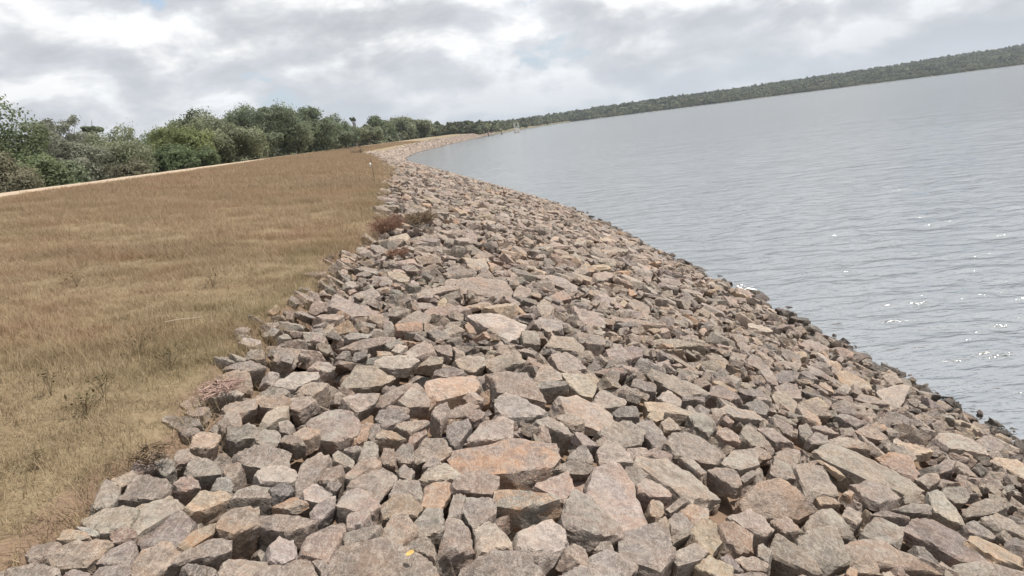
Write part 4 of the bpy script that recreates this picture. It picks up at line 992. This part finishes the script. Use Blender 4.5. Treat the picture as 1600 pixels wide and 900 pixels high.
# ------------------------------------------------------------------ trees
def crown_np(seed, rx, ry, rz, lobes, leaves, ls, shell=.55, sparse=0.0, flat=.7):
    """leaf faces spread in shells round many lobes inside an ellipsoid of half sizes rx, ry, rz"""
    rg = np.random.default_rng(seed); C = []
    while len(C) < lobes:
        v = rg.normal(0, 1, 3); v /= np.linalg.norm(v); r = rg.uniform(.15, .84)**.7
        C.append((v[0]*rx*r, v[1]*ry*r, v[2]*rz*r, rg.uniform(.24, .42)))
    C = np.array(C); k = rg.integers(0, lobes, leaves)
    v = rg.normal(0, 1, (leaves, 3)); v /= np.linalg.norm(v, axis=1)[:, None]; v[:, 2] = np.abs(v[:, 2])*np.where(rg.random(leaves) < .72, 1, -1)
    rad = C[k, 3]*min(rx, rz)*1.15
    rr_ = rad*(shell+(1-shell)*rg.random(leaves)**.6)*np.where(rg.random(leaves) < .16, rg.uniform(1.05, 1.5, leaves), 1)
    P = C[k, :3]+v*rr_[:, None]*np.array([1.1, 1.1, flat])
    P = P+np.stack([vn(P*2.6/max(rz, .6)+j*9, seed+j) for j in range(3)], 1)*.13*min(rx, rz)
    q = vn(P*(1.9/ max(.8, min(rx, rz)*.35)), seed)
    keep = q > -1+sparse*1.4; P = P[keep]; n = len(P); vv = v[keep]
    nrm = vv+rg.normal(0, .42, (n, 3)); nrm /= np.linalg.norm(nrm, axis=1)[:, None]
    t1 = np.cross(nrm, rg.normal(0, 1, (n, 3))); t1 /= np.linalg.norm(t1, axis=1)[:, None]; t2 = np.cross(nrm, t1)
    s = ls*rg.uniform(.55, 1.35, n)[:, None]
    a = P+t1*s; b = P+t2*s*.55; c = P-t1*s*.9; d = P-t2*s*.6
    V = np.stack([a, b, c, d], 1).reshape(-1, 3); Fc = np.arange(4*n).reshape(n, 4)
    return V, Fc, C
def limbs(C, h0, spread=1, seed=0, r0=.16, base=0.0):
    rg = random.Random(seed); paths = [[((0, 0, base), r0), ((.1, .05, base+h0*.5), r0*.8), ((.05, -.1, base+h0), r0*.62)]]
    for (x, y, z, q) in C:
        s = (rg.uniform(-.1, .1), rg.uniform(-.1, .1), base+h0*rg.uniform(.5, 1))
        mid = (x*.45+rg.uniform(-.3, .3), y*.45+rg.uniform(-.3, .3), s[2]*.5+z*.5+rg.uniform(0, .4))
        paths.append([(s, r0*.42), (mid, r0*.26), ((x, y, z), r0*.09)])
        for _ in range(2):
            paths.append([(mid, r0*.16), ((x+rg.uniform(-1, 1)*.8, y+rg.uniform(-1, 1)*.8, z+rg.uniform(-.2, 1)*.8), r0*.04)])
    return paths
LM = dict(
    dark=leaf_mat('dark_green_leaves', (.092, .118, .058), (.155, .180, .095)),
    deep=leaf_mat('fresh_green_leaves', (.100, .138, .068), (.170, .205, .105)),
    yel=leaf_mat('yellow_green_leaves', (0.152, 0.186, 0.076), (0.255, 0.276, 0.124)),
    olive=leaf_mat('olive_leaves', (0.159, 0.179, 0.110), (0.262, 0.276, 0.172)),
    grey=leaf_mat('grey_dry_leaves', (.175, .185, .135), (.265, .265, .205)),
    brown=leaf_mat('brown_dry_leaves', (.145, .145, .090), (.215, .195, .135)),
    mid=leaf_mat('mid_green_leaves', (0.124, 0.155, 0.097), (0.214, 0.241, 0.152)))
def tree(name, az_px, dist, top_px, wid_px, kind, label, cat='tree', bottom=.9, lobes=26, leaves=5200, sparse=.12, seed=1, depth=1.0, grp='trees beyond the dirt road', ls=.16, lobeflat=.92):
    """az_px: level-frame u in photo pixels; top_px: height over the horizon in photo pixels"""
    x = az_px/1213*dist; y = dist; hor = EYE
    g0 = float(ground(np.array([x]), np.array([y]))[0])
    top = hor+top_px/1213*dist; w2 = wid_px/1213*dist/2; bot = g0+bottom
    rz = (top-bot)/2; cz = (top+bot)/2-g0
    ls = max(ls*.60, dist*.0013); leaves = int(leaves*4.6); lobes = int(lobes*1.5)
    e = empty(name, (x, y, g0))
    V, Fc, C = crown_np(seed*17+3, w2*1.02, w2*depth, rz*1.02, lobes, leaves, ls, sparse=sparse, flat=lobeflat)
    V[:, 2] += cz; C[:, 2] += cz
    V[:, 2] = np.maximum(V[:, 2], .15)
    part('crown', mesh_np('crown', V, Fc, LM[kind], smooth=False), e)
    tv, tf = tubes(limbs(C[:14], cz*.6, 1, seed, r0=.05+.022*top), 6); part('trunk', mesh_np('trunk', tv, tf, M_bark), e)
    return tag(e, label, cat, grp)
def lev(x, y):
    dx, dy = x-800, y-450; s, c = math.sin(ROLL), math.cos(ROLL); return dx*c-dy*s, -(dx*s+dy*c)-250
TREES = [
 # kind name, photo x of centre, photo y of top, width px, distance, leaf kind, label, opts
 ('dark_tree', -34, 172, 170, 40, 'dark', 'tall dark green tree filling the far left edge', dict(leaves=9000, lobes=34, bottom=.3, seed=1, ls=.15)),
 ('leafy_tree', 52, 226, 105, 38, 'dark', 'rounded dark green tree leaning out of the tall tree at far left', dict(bottom=.2, seed=2, leaves=6000, ls=.14)),
 ('dry_bush', 8, 243, 90, 33, 'brown', 'brownish olive bush at the bottom of the far left edge', dict(bottom=.1, seed=3, leaves=4500, sparse=.3, ls=.11, cat='bush')),
 ('bare_topped_tree', 100, 177, 92, 62, 'grey', 'pale thin crowned tree rising above its neighbours at the left', dict(sparse=.42, seed=4, leaves=3400, ls=.15, bottom=3.5, lobeflat=.5)),
 ('bare_topped_tree', 148, 189, 36, 70, 'mid', 'small tuft topped tree right of the pale thin crowned tree', dict(sparse=.35, seed=5, leaves=1500, lobes=12, bottom=4, lobeflat=.5)),
 ('grey_bush_tree', 118, 212, 85, 52, 'grey', 'greyish dry tree under the pale thin crowned tree', dict(sparse=.3, seed=6, ls=.13, bottom=.3, leaves=6000)),
 ('grey_bush_tree', 180, 203, 104, 56, 'olive', 'wide greyish olive tree left of the bright green tree', dict(sparse=.25, seed=7, ls=.14, bottom=.3, leaves=7500, lobes=32)),
 ('dry_bush', 197, 248, 62, 50, 'brown', 'leafless brown bush in front of the wide greyish olive tree', dict(sparse=.45, seed=8, leaves=2600, ls=.08, bottom=.1, cat='bush')),
 ('green_bush', 98, 250, 70, 46, 'mid', 'low green bush between the dark trees and the greyish trees', dict(seed=9, leaves=3200, bottom=.1, cat='bush')),
 ('leafy_tree', 232, 204, 60, 84, 'mid', 'thin topped tree behind the bright green tree', dict(sparse=.25, seed=10, leaves=3000)),
 ('bright_tree', 280, 201, 104, 72, 'yel', 'bright yellow green domed tree in the left tree line', dict(seed=11, leaves=7500, lobes=30, bottom=.6)),
 ('leafy_tree', 262, 226, 72, 66, 'deep', 'fresh dark green bush under the bright yellow green tree', dict(seed=12, leaves=4200, bottom=.1, cat='bush')),
 ('green_bush', 318, 230, 52, 68, 'deep', 'small bright bush at the foot of the olive domed tree', dict(seed=13, leaves=3000, bottom=.1, cat='bush')),
 ('dark_tree', 300, 177, 100, 112, 'dark', 'dark topped tree showing behind the olive domed tree', dict(seed=14, leaves=5200, sparse=.2)),
 ('olive_tree', 348, 182, 132, 86, 'olive', 'broad olive green domed tree with pale billowing foliage', dict(seed=15, leaves=9500, lobes=38, bottom=.5)),
 ('leafy_tree', 414, 208, 60, 96, 'mid', 'tree with an open shaded trunk right of the olive dome', dict(seed=16, leaves=4000, bottom=1.0)),
 ('leafy_tree', 385, 173, 80, 135, 'mid', 'tall tree behind the olive dome with a rounded top', dict(seed=17, leaves=5000)),
 ('leafy_tree', 442, 167, 92, 128, 'mid', 'tallest rounded tree in the middle of the left tree line', dict(seed=18, leaves=6800, lobes=32)),
 ('dark_tree', 488, 176, 84, 148, 'mid', 'tree sloping down to the gap in the tree line', dict(seed=19, leaves=7000, bottom=.2)),
 ('leafy_tree', 462, 203, 64, 130, 'olive', 'lower pale tree in front of the tallest rounded tree', dict(seed=20, leaves=4200, bottom=.6)),
 ('leafy_tree', 520, 194, 64, 168, 'mid', 'lower tree left of the small lone topped tree', dict(seed=21, leaves=3800)),
 ('leafy_tree', 538, 198, 60, 180, 'mid', 'lower rounded tree directly left of the lone dark crown', dict(seed=32, leaves=3800)),
 ('leafy_tree', 576, 198, 50, 235, 'olive', 'pale tree between the lone dark crown and the far grove', dict(seed=33, leaves=3600, ls=.2)),
 ('lone_tree', 554, 190, 14, 210, 'dark', 'small lone dark crown sticking up in the gap', dict(seed=22, leaves=500, lobes=5, bottom=7.6, ls=.26, lobeflat=.5)),
 ('leafy_tree', 557, 199, 60, 200, 'olive', 'low olive trees crown under the lone dark crown', dict(seed=23, leaves=3600, ls=.2)),
 ('dark_tree', 592, 185, 46, 330, 'dark', 'dark crowned tree at the left end of the far grove', dict(seed=24, leaves=4200, ls=.32)),
 ('leafy_tree', 622, 186, 56, 350, 'olive', 'grey olive tree second in the far grove', dict(seed=25, leaves=4600, ls=.32)),
 ('leafy_tree', 652, 187, 54, 365, 'olive', 'grey olive tree third in the far grove', dict(seed=26, leaves=4600, ls=.32)),
 ('leafy_tree', 676, 192, 34, 375, 'mid', 'rounded tree at the right end of the far grove', dict(seed=27, leaves=3200, ls=.32)),
]
for nm, px, py, wd, ds, kd, lb, op in TREES:
    u, up_ = lev(px, py); gx = u-.0
    # centre column seen under roll: step from top to crown centre
    op = dict(op); cat = op.pop('cat', 'tree')
    u2 = u-.5*0
    tree(nm, u2, ds, up_, wd, kd, lb, cat=cat, **op)

# distant woods as one mass
M_far = leaf_mat('distant_wood_leaves', (.060, .078, .046), (.122, .138, .080), .15, .9, .03, True)
M_far2 = leaf_mat('distant_pale_leaves', (.10, .115, .06), (.17, .175, .10), .15, .7, .03, True)
fk = []
for i in range(10):
    V, Fc, C = crown_np(900+i, 1, 1, .85, 9, 420, .20, sparse=.05, flat=.8); V[:, 2] = V[:, 2]+.75
    fk.append(mesh_np('wood_kind', V, Fc, M_far if i < 7 else M_far2, smooth=False))
WP, WS, WI = [], [], []
rg = np.random.default_rng(99)
def add_wood(x, y, s, idx):
    z = ground(x, y); WP.append(np.stack([x, y, z-.4], 1)); WS.append(s); WI.append(idx)
n = 15000; x = rg.uniform(-150, 1650, n); b = rg.random(n)**1.5*520; ysh = 1165+.1*(x-60)+22*vn2(x, x*0, 90, 5)+60*vn2(x, x*0, 400, 6); y = ysh+3+b
s = rg.uniform(4.2, 7.2, n)*np.clip(.55+b/60, .55, 1); idx = np.where(b < 25, rg.integers(5, 10, n), rg.integers(0, 9, n)); add_wood(x, y, s, idx)
n = 900; x = rg.uniform(-50, 1500, n); ysh = 1165+.1*(x-60)+22*vn2(x, x*0, 90, 5)+60*vn2(x, x*0, 400, 6); add_wood(x, ysh+rg.uniform(2, 8, n), rg.uniform(2, 3.6, n), rg.integers(4, 10, n))
n = 5200; y = rg.uniform(400, 1250, n); o = 30+rg.random(n)**1.3*420; x = Wl(y)-o; add_wood(x, y, rg.uniform(3.6, 6.3, n), rg.integers(0, 10, n))
n = 3600; y = rg.uniform(90, 420, n); o = 75+rg.random(n)*320; x = Wl(y)-o; k_ = (x/y > -.9); x, y = x[k_], y[k_]; add_wood(x, y, rg.uniform(2.4, 3.9, len(x)), rg.integers(0, 10, len(x)))
n = 1500; y = 455+rg.random(n)**1.3*740; o = 3.5+rg.random(n)*30; x = Wl(y)-o; add_wood(x, y, rg.uniform(2.2, 4.6, n), rg.integers(3, 10, n))
n = 900; y = 24+396*rg.random(n)**1.4; o = rg.uniform(25, 44, n); x = Wl(y)-o; add_wood(x, y, rg.uniform(1.3, 2.3, n)*(1+y/400), rg.integers(3, 10, n))
def wood_tint(n):
    f = rg.uniform(.68, 1.3, n); return np.stack([f*rg.uniform(.94, 1.14, n), f, f*rg.uniform(.9, 1.05, n), np.ones(n)], 1)
WP = np.concatenate(WP); WS = np.concatenate(WS); WI = np.concatenate(WI); n = len(WP)
tag(point_instances('distant_woods', WP, np.stack([np.zeros(n), np.zeros(n), rg.uniform(0, 6.28, n)], 1), np.stack([WS, WS, WS*rg.uniform(.8, 1.15, n)], 1), WI, wood_tint(n), fk),
    'dense green woods along the far shore and behind the dam', 'woods', kind='stuff')

# ------------------------------------------------------------------ dry brush, weeds, stick
def brush(name, loc, rx, ry, h, n, mat, label, seed):
    rg = random.Random(seed); paths = []
    for _ in range(n):
        a = rg.uniform(0, 6.28); r = rg.random()**.6
        p = Vector((rx*.35*r*math.cos(a), ry*.35*r*math.sin(a), rg.uniform(-.02, .05)))
        q = Vector((rx*rg.uniform(.6, 1.1)*math.cos(a+rg.uniform(-.5, .5)), ry*rg.uniform(.6, 1.1)*math.sin(a), h*rg.uniform(.1, 1.25)*(1-.5*r)*(1.25 if rg.random() < .2 else .8)))
        mid = p.lerp(q, .5)+Vector((rg.uniform(-.2, .2)*rx, rg.uniform(-.2, .2)*ry, h*rg.uniform(.0, .35)))
        w_ = rg.uniform(.0018, .0042)*(1+h)
        paths.append([(p, w_), (mid, w_*.8), (q, w_*.4)])
        for _ in range(3):
            t = rg.uniform(.3, .9); s = p.lerp(q, t)*.5+mid*.5; e = s+Vector((rg.uniform(-1, 1)*rx*.35, rg.uniform(-1, 1)*ry*.35, rg.uniform(-.1, .35)*h))
            paths.append([(s, w_*.6), (e, w_*.3)])
    V, Fc = tubes(paths, 3); o = link(bpy.data.objects.new(name, mesh_np('twigs', V, Fc, mat))); o.location = loc
    return tag(o, label, 'brush')
M_tw1 = plain('reddish_twigs', (.13, .07, .045), (.24, .13, .085), 20, .9)
M_tw2 = plain('brown_twigs', (.10, .07, .04), (.20, .14, .085), 20, .9)
M_tw3 = plain('pinkish_twigs', (.28, .18, .15), (.42, .30, .25), 20, .9)
def onbank(x, y, dz=0): return (x, y, float(S(np.array([x]), np.array([y]))[0])+dz)
brush('dry_brush', onbank(-1.56, 10.25, .04), .28, .42, .24, 160, M_tw1, 'reddish brown clump of dry brush on the stones near the grass', 1)
brush('dry_brush', onbank(-1.24, 11.6, .04), .30, .42, .24, 150, M_tw2, 'darker olive brown clump of dry brush right of the reddish one', 2)
brush('dry_brush', onbank(-1.20, 8.4, .03), .14, .2, .10, 90, M_tw1, 'small reddish tuft of brush below the two large clumps', 3)
brush('dry_brush', onbank(-1.50, 3.62, .06), .14, .14, .04, 60, M_tw3, 'pinkish dry twigs draped between stones above the tan block', 4)
brush('dry_brush', onbank(-1.50, 2.86, .05), .09, .09, .05, 40, M_tw2, 'dead brown twigs on the stones beside the grass edge', 5)
brush('dry_brush', onbank(-16.9, 96.0, .1), 1.0, 1.2, .7, 120, M_tw2, 'brown clump of brush where grass and rock meet far along', 6)
M_weed = leaf_mat('dark_weed_leaves', (.06, .05, .022), (.11, .085, .04), .1, .2, 3)
def seat(px, py, up=.06):
    """the point of the bank that a line of sight meets, once, to read a place off the photograph"""
    dx, dy = px-800, py-450; s, c = math.sin(ROLL), math.cos(ROLL); u = dx*c-dy*s; v = dx*s+dy*c
    d = np.array([u, 1190*math.cos(PITCH)-v*math.sin(PITCH), -(v*math.cos(PITCH)+1190*math.sin(PITCH))]); ts = np.geomspace(1, 60, 3000)/1190
    P = np.array([0, 0, EYE])+ts[:, None]*d; i = np.argmax(P[:, 2] < S(P[:, 0], P[:, 1])+up); return P[i]
def weed(px, py, seed, label, r=.09, h=.12, nl=34):
    x, y = seat(px, py)[:2]
    rg = random.Random(seed); V = []; Fc = []; st = []
    for k in range(nl):
        a = rg.uniform(0, 6.28); rr_ = r*rg.uniform(.1, 1); z = h*rg.uniform(.5, 1.05); b = len(V)
        p = Vector((rr_*math.cos(a), rr_*math.sin(a), z)); dr = Vector((math.cos(a+rg.uniform(-1, 1)), math.sin(a+rg.uniform(-1, 1)), rg.uniform(-.3, .7))).normalized()
        sd_ = dr.cross(Vector((0, 0, 1))).normalized()*.006; ln_ = rg.uniform(.022, .045)
        for q in (p-dr*ln_*.5, p+sd_, p+dr*ln_*.5, p-sd_+Vector((0, 0, .003))): V.append(tuple(q))
        Fc.append((b, b+1, b+2, b+3))
        if k % 3 == 0: st.append([((0, 0, 0), .0014), (p*.55+Vector((0, 0, .02)), .0011), (p, .0006)])
    e = empty('weed', (x, y, float(ground(np.array([x]), np.array([y]))[0])))
    part('foliage', mesh_np('foliage', V, Fc, M_weed, smooth=False), e); tv, tf = tubes(st, 3); part('stem', mesh_np('stem', tv, tf, M_tw2), e)
    tag(e, label, 'weed', 'dark weeds in the dry grass')
weed(212, 533, 1, 'dark green weed in the middle of the grass, upper of the pair', .16, .13, 60)
weed(262, 556, 2, 'dark green weed in the middle of the grass, lower of the pair', .15, .12, 60)
weed(75, 600, 3, 'small brown weed left of the brown leaved weeds', .05, .14, 20)
weed(132, 632, 4, 'brown leaved weed in the lower left grass', .09, .12, 40)
weed(160, 608, 5, 'upper brown leaved weed in the lower left grass', .07, .12, 26)
weed(118, 437, 6, 'brown leaved weed in the upper left grass', .12, .14, 40)
weed(330, 436, 7, 'brown leaved weed near the top right of the grass', .14, .14, 30)
weed(52, 706, 8, 'tiny dark weed in the bottom left grass', .03, .1, 10)
V, Fc = tubes([[((0, 0, 0), .002), ((.08, .01, .004), .0022), ((.18, .01, .0), .002), ((.24, .015, .004), .0015)]], 6)
o = link(bpy.data.objects.new('dry_stick', mesh_np('dry_stick', V, Fc, plain('pale_straw', (.45, .38, .28), (.6, .52, .4))))); o.location = (-2.2, 4.72, float(S(np.array([-2.2]), np.array([4.72]))[0])+.12)
tag(o, 'thin pale dry stick lying on the grass', 'stick')

# ------------------------------------------------------------------ marker stakes
M_stake = plain('weathered_stake', (.06, .045, .03), (.14, .11, .08), 30)
M_white = plain('white_tag', (.6, .6, .58), (.75, .74, .7), 30); M_red = plain('red_paint', (.10, .05, .035), (.18, .08, .05), 20)
def stake(loc, h, r, lean, label, tagc=None):
    e = empty('marker_stake', loc); top = (lean[0], lean[1], h)
    V, Fc = tubes([[((0, 0, -.1), r), ((lean[0]*.5, lean[1]*.5, h*.5), r*.95), (top, r*.8), (top, r*.01)]], 8); part('pole', mesh_np('pole', V, Fc, M_stake), e)
    V, Fc = tubes([[((lean[0]*.8, lean[1]*.8, h*.8), r*1.25), ((lean[0]*.98, lean[1]*.98, h*.98), r*1.2)]], 8); part('painted_band', mesh_np('painted_band', V, Fc, M_red), e)
    if tagc:
        a = Vector((lean[0]*.78-.035, -.01, h*.76)); V = [a+Vector(q) for q in ((-.028, 0, -.05), (.02, -.008, -.05), (.03, 0, .05), (-.02, -.006, .05), (-.028, .006, -.05), (.02, -.002, -.05), (.03, .006, .05), (-.02, 0, .05))]
        part('paper_tag', mesh_np('paper_tag', [tuple(q) for q in V], [(0, 1, 2, 3), (7, 6, 5, 4), (0, 4, 5, 1), (1, 5, 6, 2), (2, 6, 7, 3), (3, 7, 4, 0)], M_white, False), e)
    tag(e, label, 'stake')
stake(onbank(-3.28, 20.6, .0), .68, .008, (-.02, 0, 0), 'thin dark stake with a white tag at the grass edge', True)
stake(onbank(-13.0, 76.0, .0), .95, .03, (-.01, 0, 0), 'short thin stake far along where grass meets rock')

# ------------------------------------------------------------------ tower and posts in the water
M_conc = plain('pale_concrete', (.42, .40, .36), (.60, .57, .52), 1.5, .9, .02); M_steel = plain('galvanised_steel', (.45, .45, .43), (.6, .6, .58), 2, .6)
M_wood = plain('dark_wet_timber', (.05, .035, .025), (.11, .08, .06), 3)
def box(c, s, taper=1.0, bev=.04):
    bm = bmesh.new(); bmesh.ops.create_cube(bm, size=1)
    for v in bm.verts:
        k = taper if v.co.z > 0 else 1; v.co = Vector((c[0]+v.co.x*s[0]*k, c[1]+v.co.y*s[1]*k, c[2]+v.co.z*s[2]))
    if bev: bmesh.ops.bevel(bm, geom=bm.edges[:], offset=bev, segments=1, affect='EDGES')
    V = [v.co[:] for v in bm.verts]; Fc = [[v.index for v in f.verts] for f in bm.faces]; bm.free(); return V, Fc
def mesh_pd(name, parts, mat):
    V, Fc = [], []
    for v, f in parts: b = len(V); V += list(v); Fc += [[i+b for i in q] for q in f]
    me = bpy.data.meshes.new(name); me.from_pydata(V, [], Fc); me.materials.append(mat); return me
e = empty('intake_tower', (13.9, 441, -3)); e.rotation_euler = (0, 0, R(12))
part('base', mesh_pd('base', [box((0, 0, 2.6), (2.5, 2.5, 5.4), 1.0, .08)], M_conc), e)
part('plinth', mesh_pd('plinth', [box((0, 0, 1.7), (2.9, 2.9, 3.0), 1, .08)], plain('stained_concrete', (.12, .11, .10), (.2, .18, .16), 2)), e)
for sx in (-1, 1):
    for sy in (-1, 1): part('column', mesh_pd('column', [box((sx*1.12, sy*1.12, 6.9), (.26, .26, 3.2), 1, .02)], M_conc), e)
for sy in (-1, 1): part('beam', mesh_pd('beam', [box((0, sy*1.12, 8.3), (1.96, .2, .2), 1, .02)], M_conc), e)
for k in range(2): part('railing', mesh_pd('railing', [box((0, -1.12, 5.75+.35*k), (1.96, .06, .06), 1, 0)], M_steel), e)
part('gate_wheel', mesh_pd('gate_wheel', [box((0, 0, 5.9), (.3, .3, 1.2), .8, .03), box((0, 0, 6.5), (.8, .8, .08), 1, .02)], M_steel), e)
tag(e, 'pale concrete intake tower with open frame standing in the water', 'tower')
for (x, y, h, lx, lb) in ((-2.2, 424, 2.7, -.05, 'dark leaning timber post in the water nearest the far bank'), (5.0, 430, 2.1, -.05, 'shorter dark timber post in the water left of the tower')):
    e = empty('timber_post', (x, y, -3))
    V, Fc = tubes([[((0, 0, 0), .3), ((0, 0, 3.0), .29), ((lx, 0, 3+h), .25), ((lx, 0, 3.01+h), .01)]], 8); part('post', mesh_np('post', V, Fc, M_wood), e)
    V, Fc = tubes([[((.06, 0, 3.0), .42), ((.06, 0, 3.6), .38)]], 8); part('collar', mesh_np('collar', V, Fc, M_wood), e)
    tag(e, lb, 'post')

# ------------------------------------------------------------------ foam at the waterline
rg = random.Random(5); V = []; Fc = []
i2v, i2f = ICO[2]
for _ in range(26):
    cx_, cy_ = 4.30+rg.gauss(0, .07), 13.75+rg.gauss(0, .16); r = rg.uniform(.008, .022); b = len(V)
    V += [(cx_+q[0]*r*1.6, cy_+q[1]*r*1.6, .03+q[2]*r) for q in i2v]; Fc += [tuple(i+b for i in f) for f in i2f]
o = link(bpy.data.objects.new('foam', mesh_np('foam', V, Fc, plain('white_foam', (.75, .76, .76), (.88, .88, .88), 30, .6, .002))))
tag(o, 'small patch of white foam where a ripple breaks on the stones', 'foam', kind='stuff')
# a curled yellow leaf on the broad slab
V = [(-.012, 0, 0), (-.006, .007, .004), (.004, .009, .007), (.013, .003, .010), (.012, -.006, .006), (.002, -.010, .003), (-.007, -.006, .001), (.001, 0, -.001)]
o = link(bpy.data.objects.new('dry_leaf', mesh_np('dry_leaf', V, [(7, 0, 1), (7, 1, 2), (7, 2, 3), (7, 3, 4), (7, 4, 5), (7, 5, 6), (7, 6, 0)], plain('yellow_leaf', (.5, .3, .08), (.62, .42, .15), 40), False)))
q_ = seat(641, 871, .05); o.location = (q_[0], q_[1], q_[2]+.012); o.scale = (1.3, 1.3, 1.3)
tag(o, 'curled yellow leaf lying on the broad ridged slab', 'leaf')

# ------------------------------------------------------------------ air
HAZE = .00013
mt = bpy.data.materials.new('haze_air'); mt.use_nodes = True; t = mt.node_tree; t.nodes.clear()
pv = t.nodes.new('ShaderNodeVolumePrincipled'); pv.inputs['Color'].default_value = (.78, .86, .96, 1); pv.inputs['Density'].default_value = HAZE; pv.inputs['Anisotropy'].default_value = .3
ou = t.nodes.new('ShaderNodeOutputMaterial'); t.links.new(pv.outputs[0], ou.inputs['Volume'])
o = link(bpy.data.objects.new('haze', mesh_pd('haze', [box((0, 2300, 31), (12400, 6200, 74), 1, 0)], mt))); tag(o, 'pale haze over the reservoir', 'haze', kind='stuff')
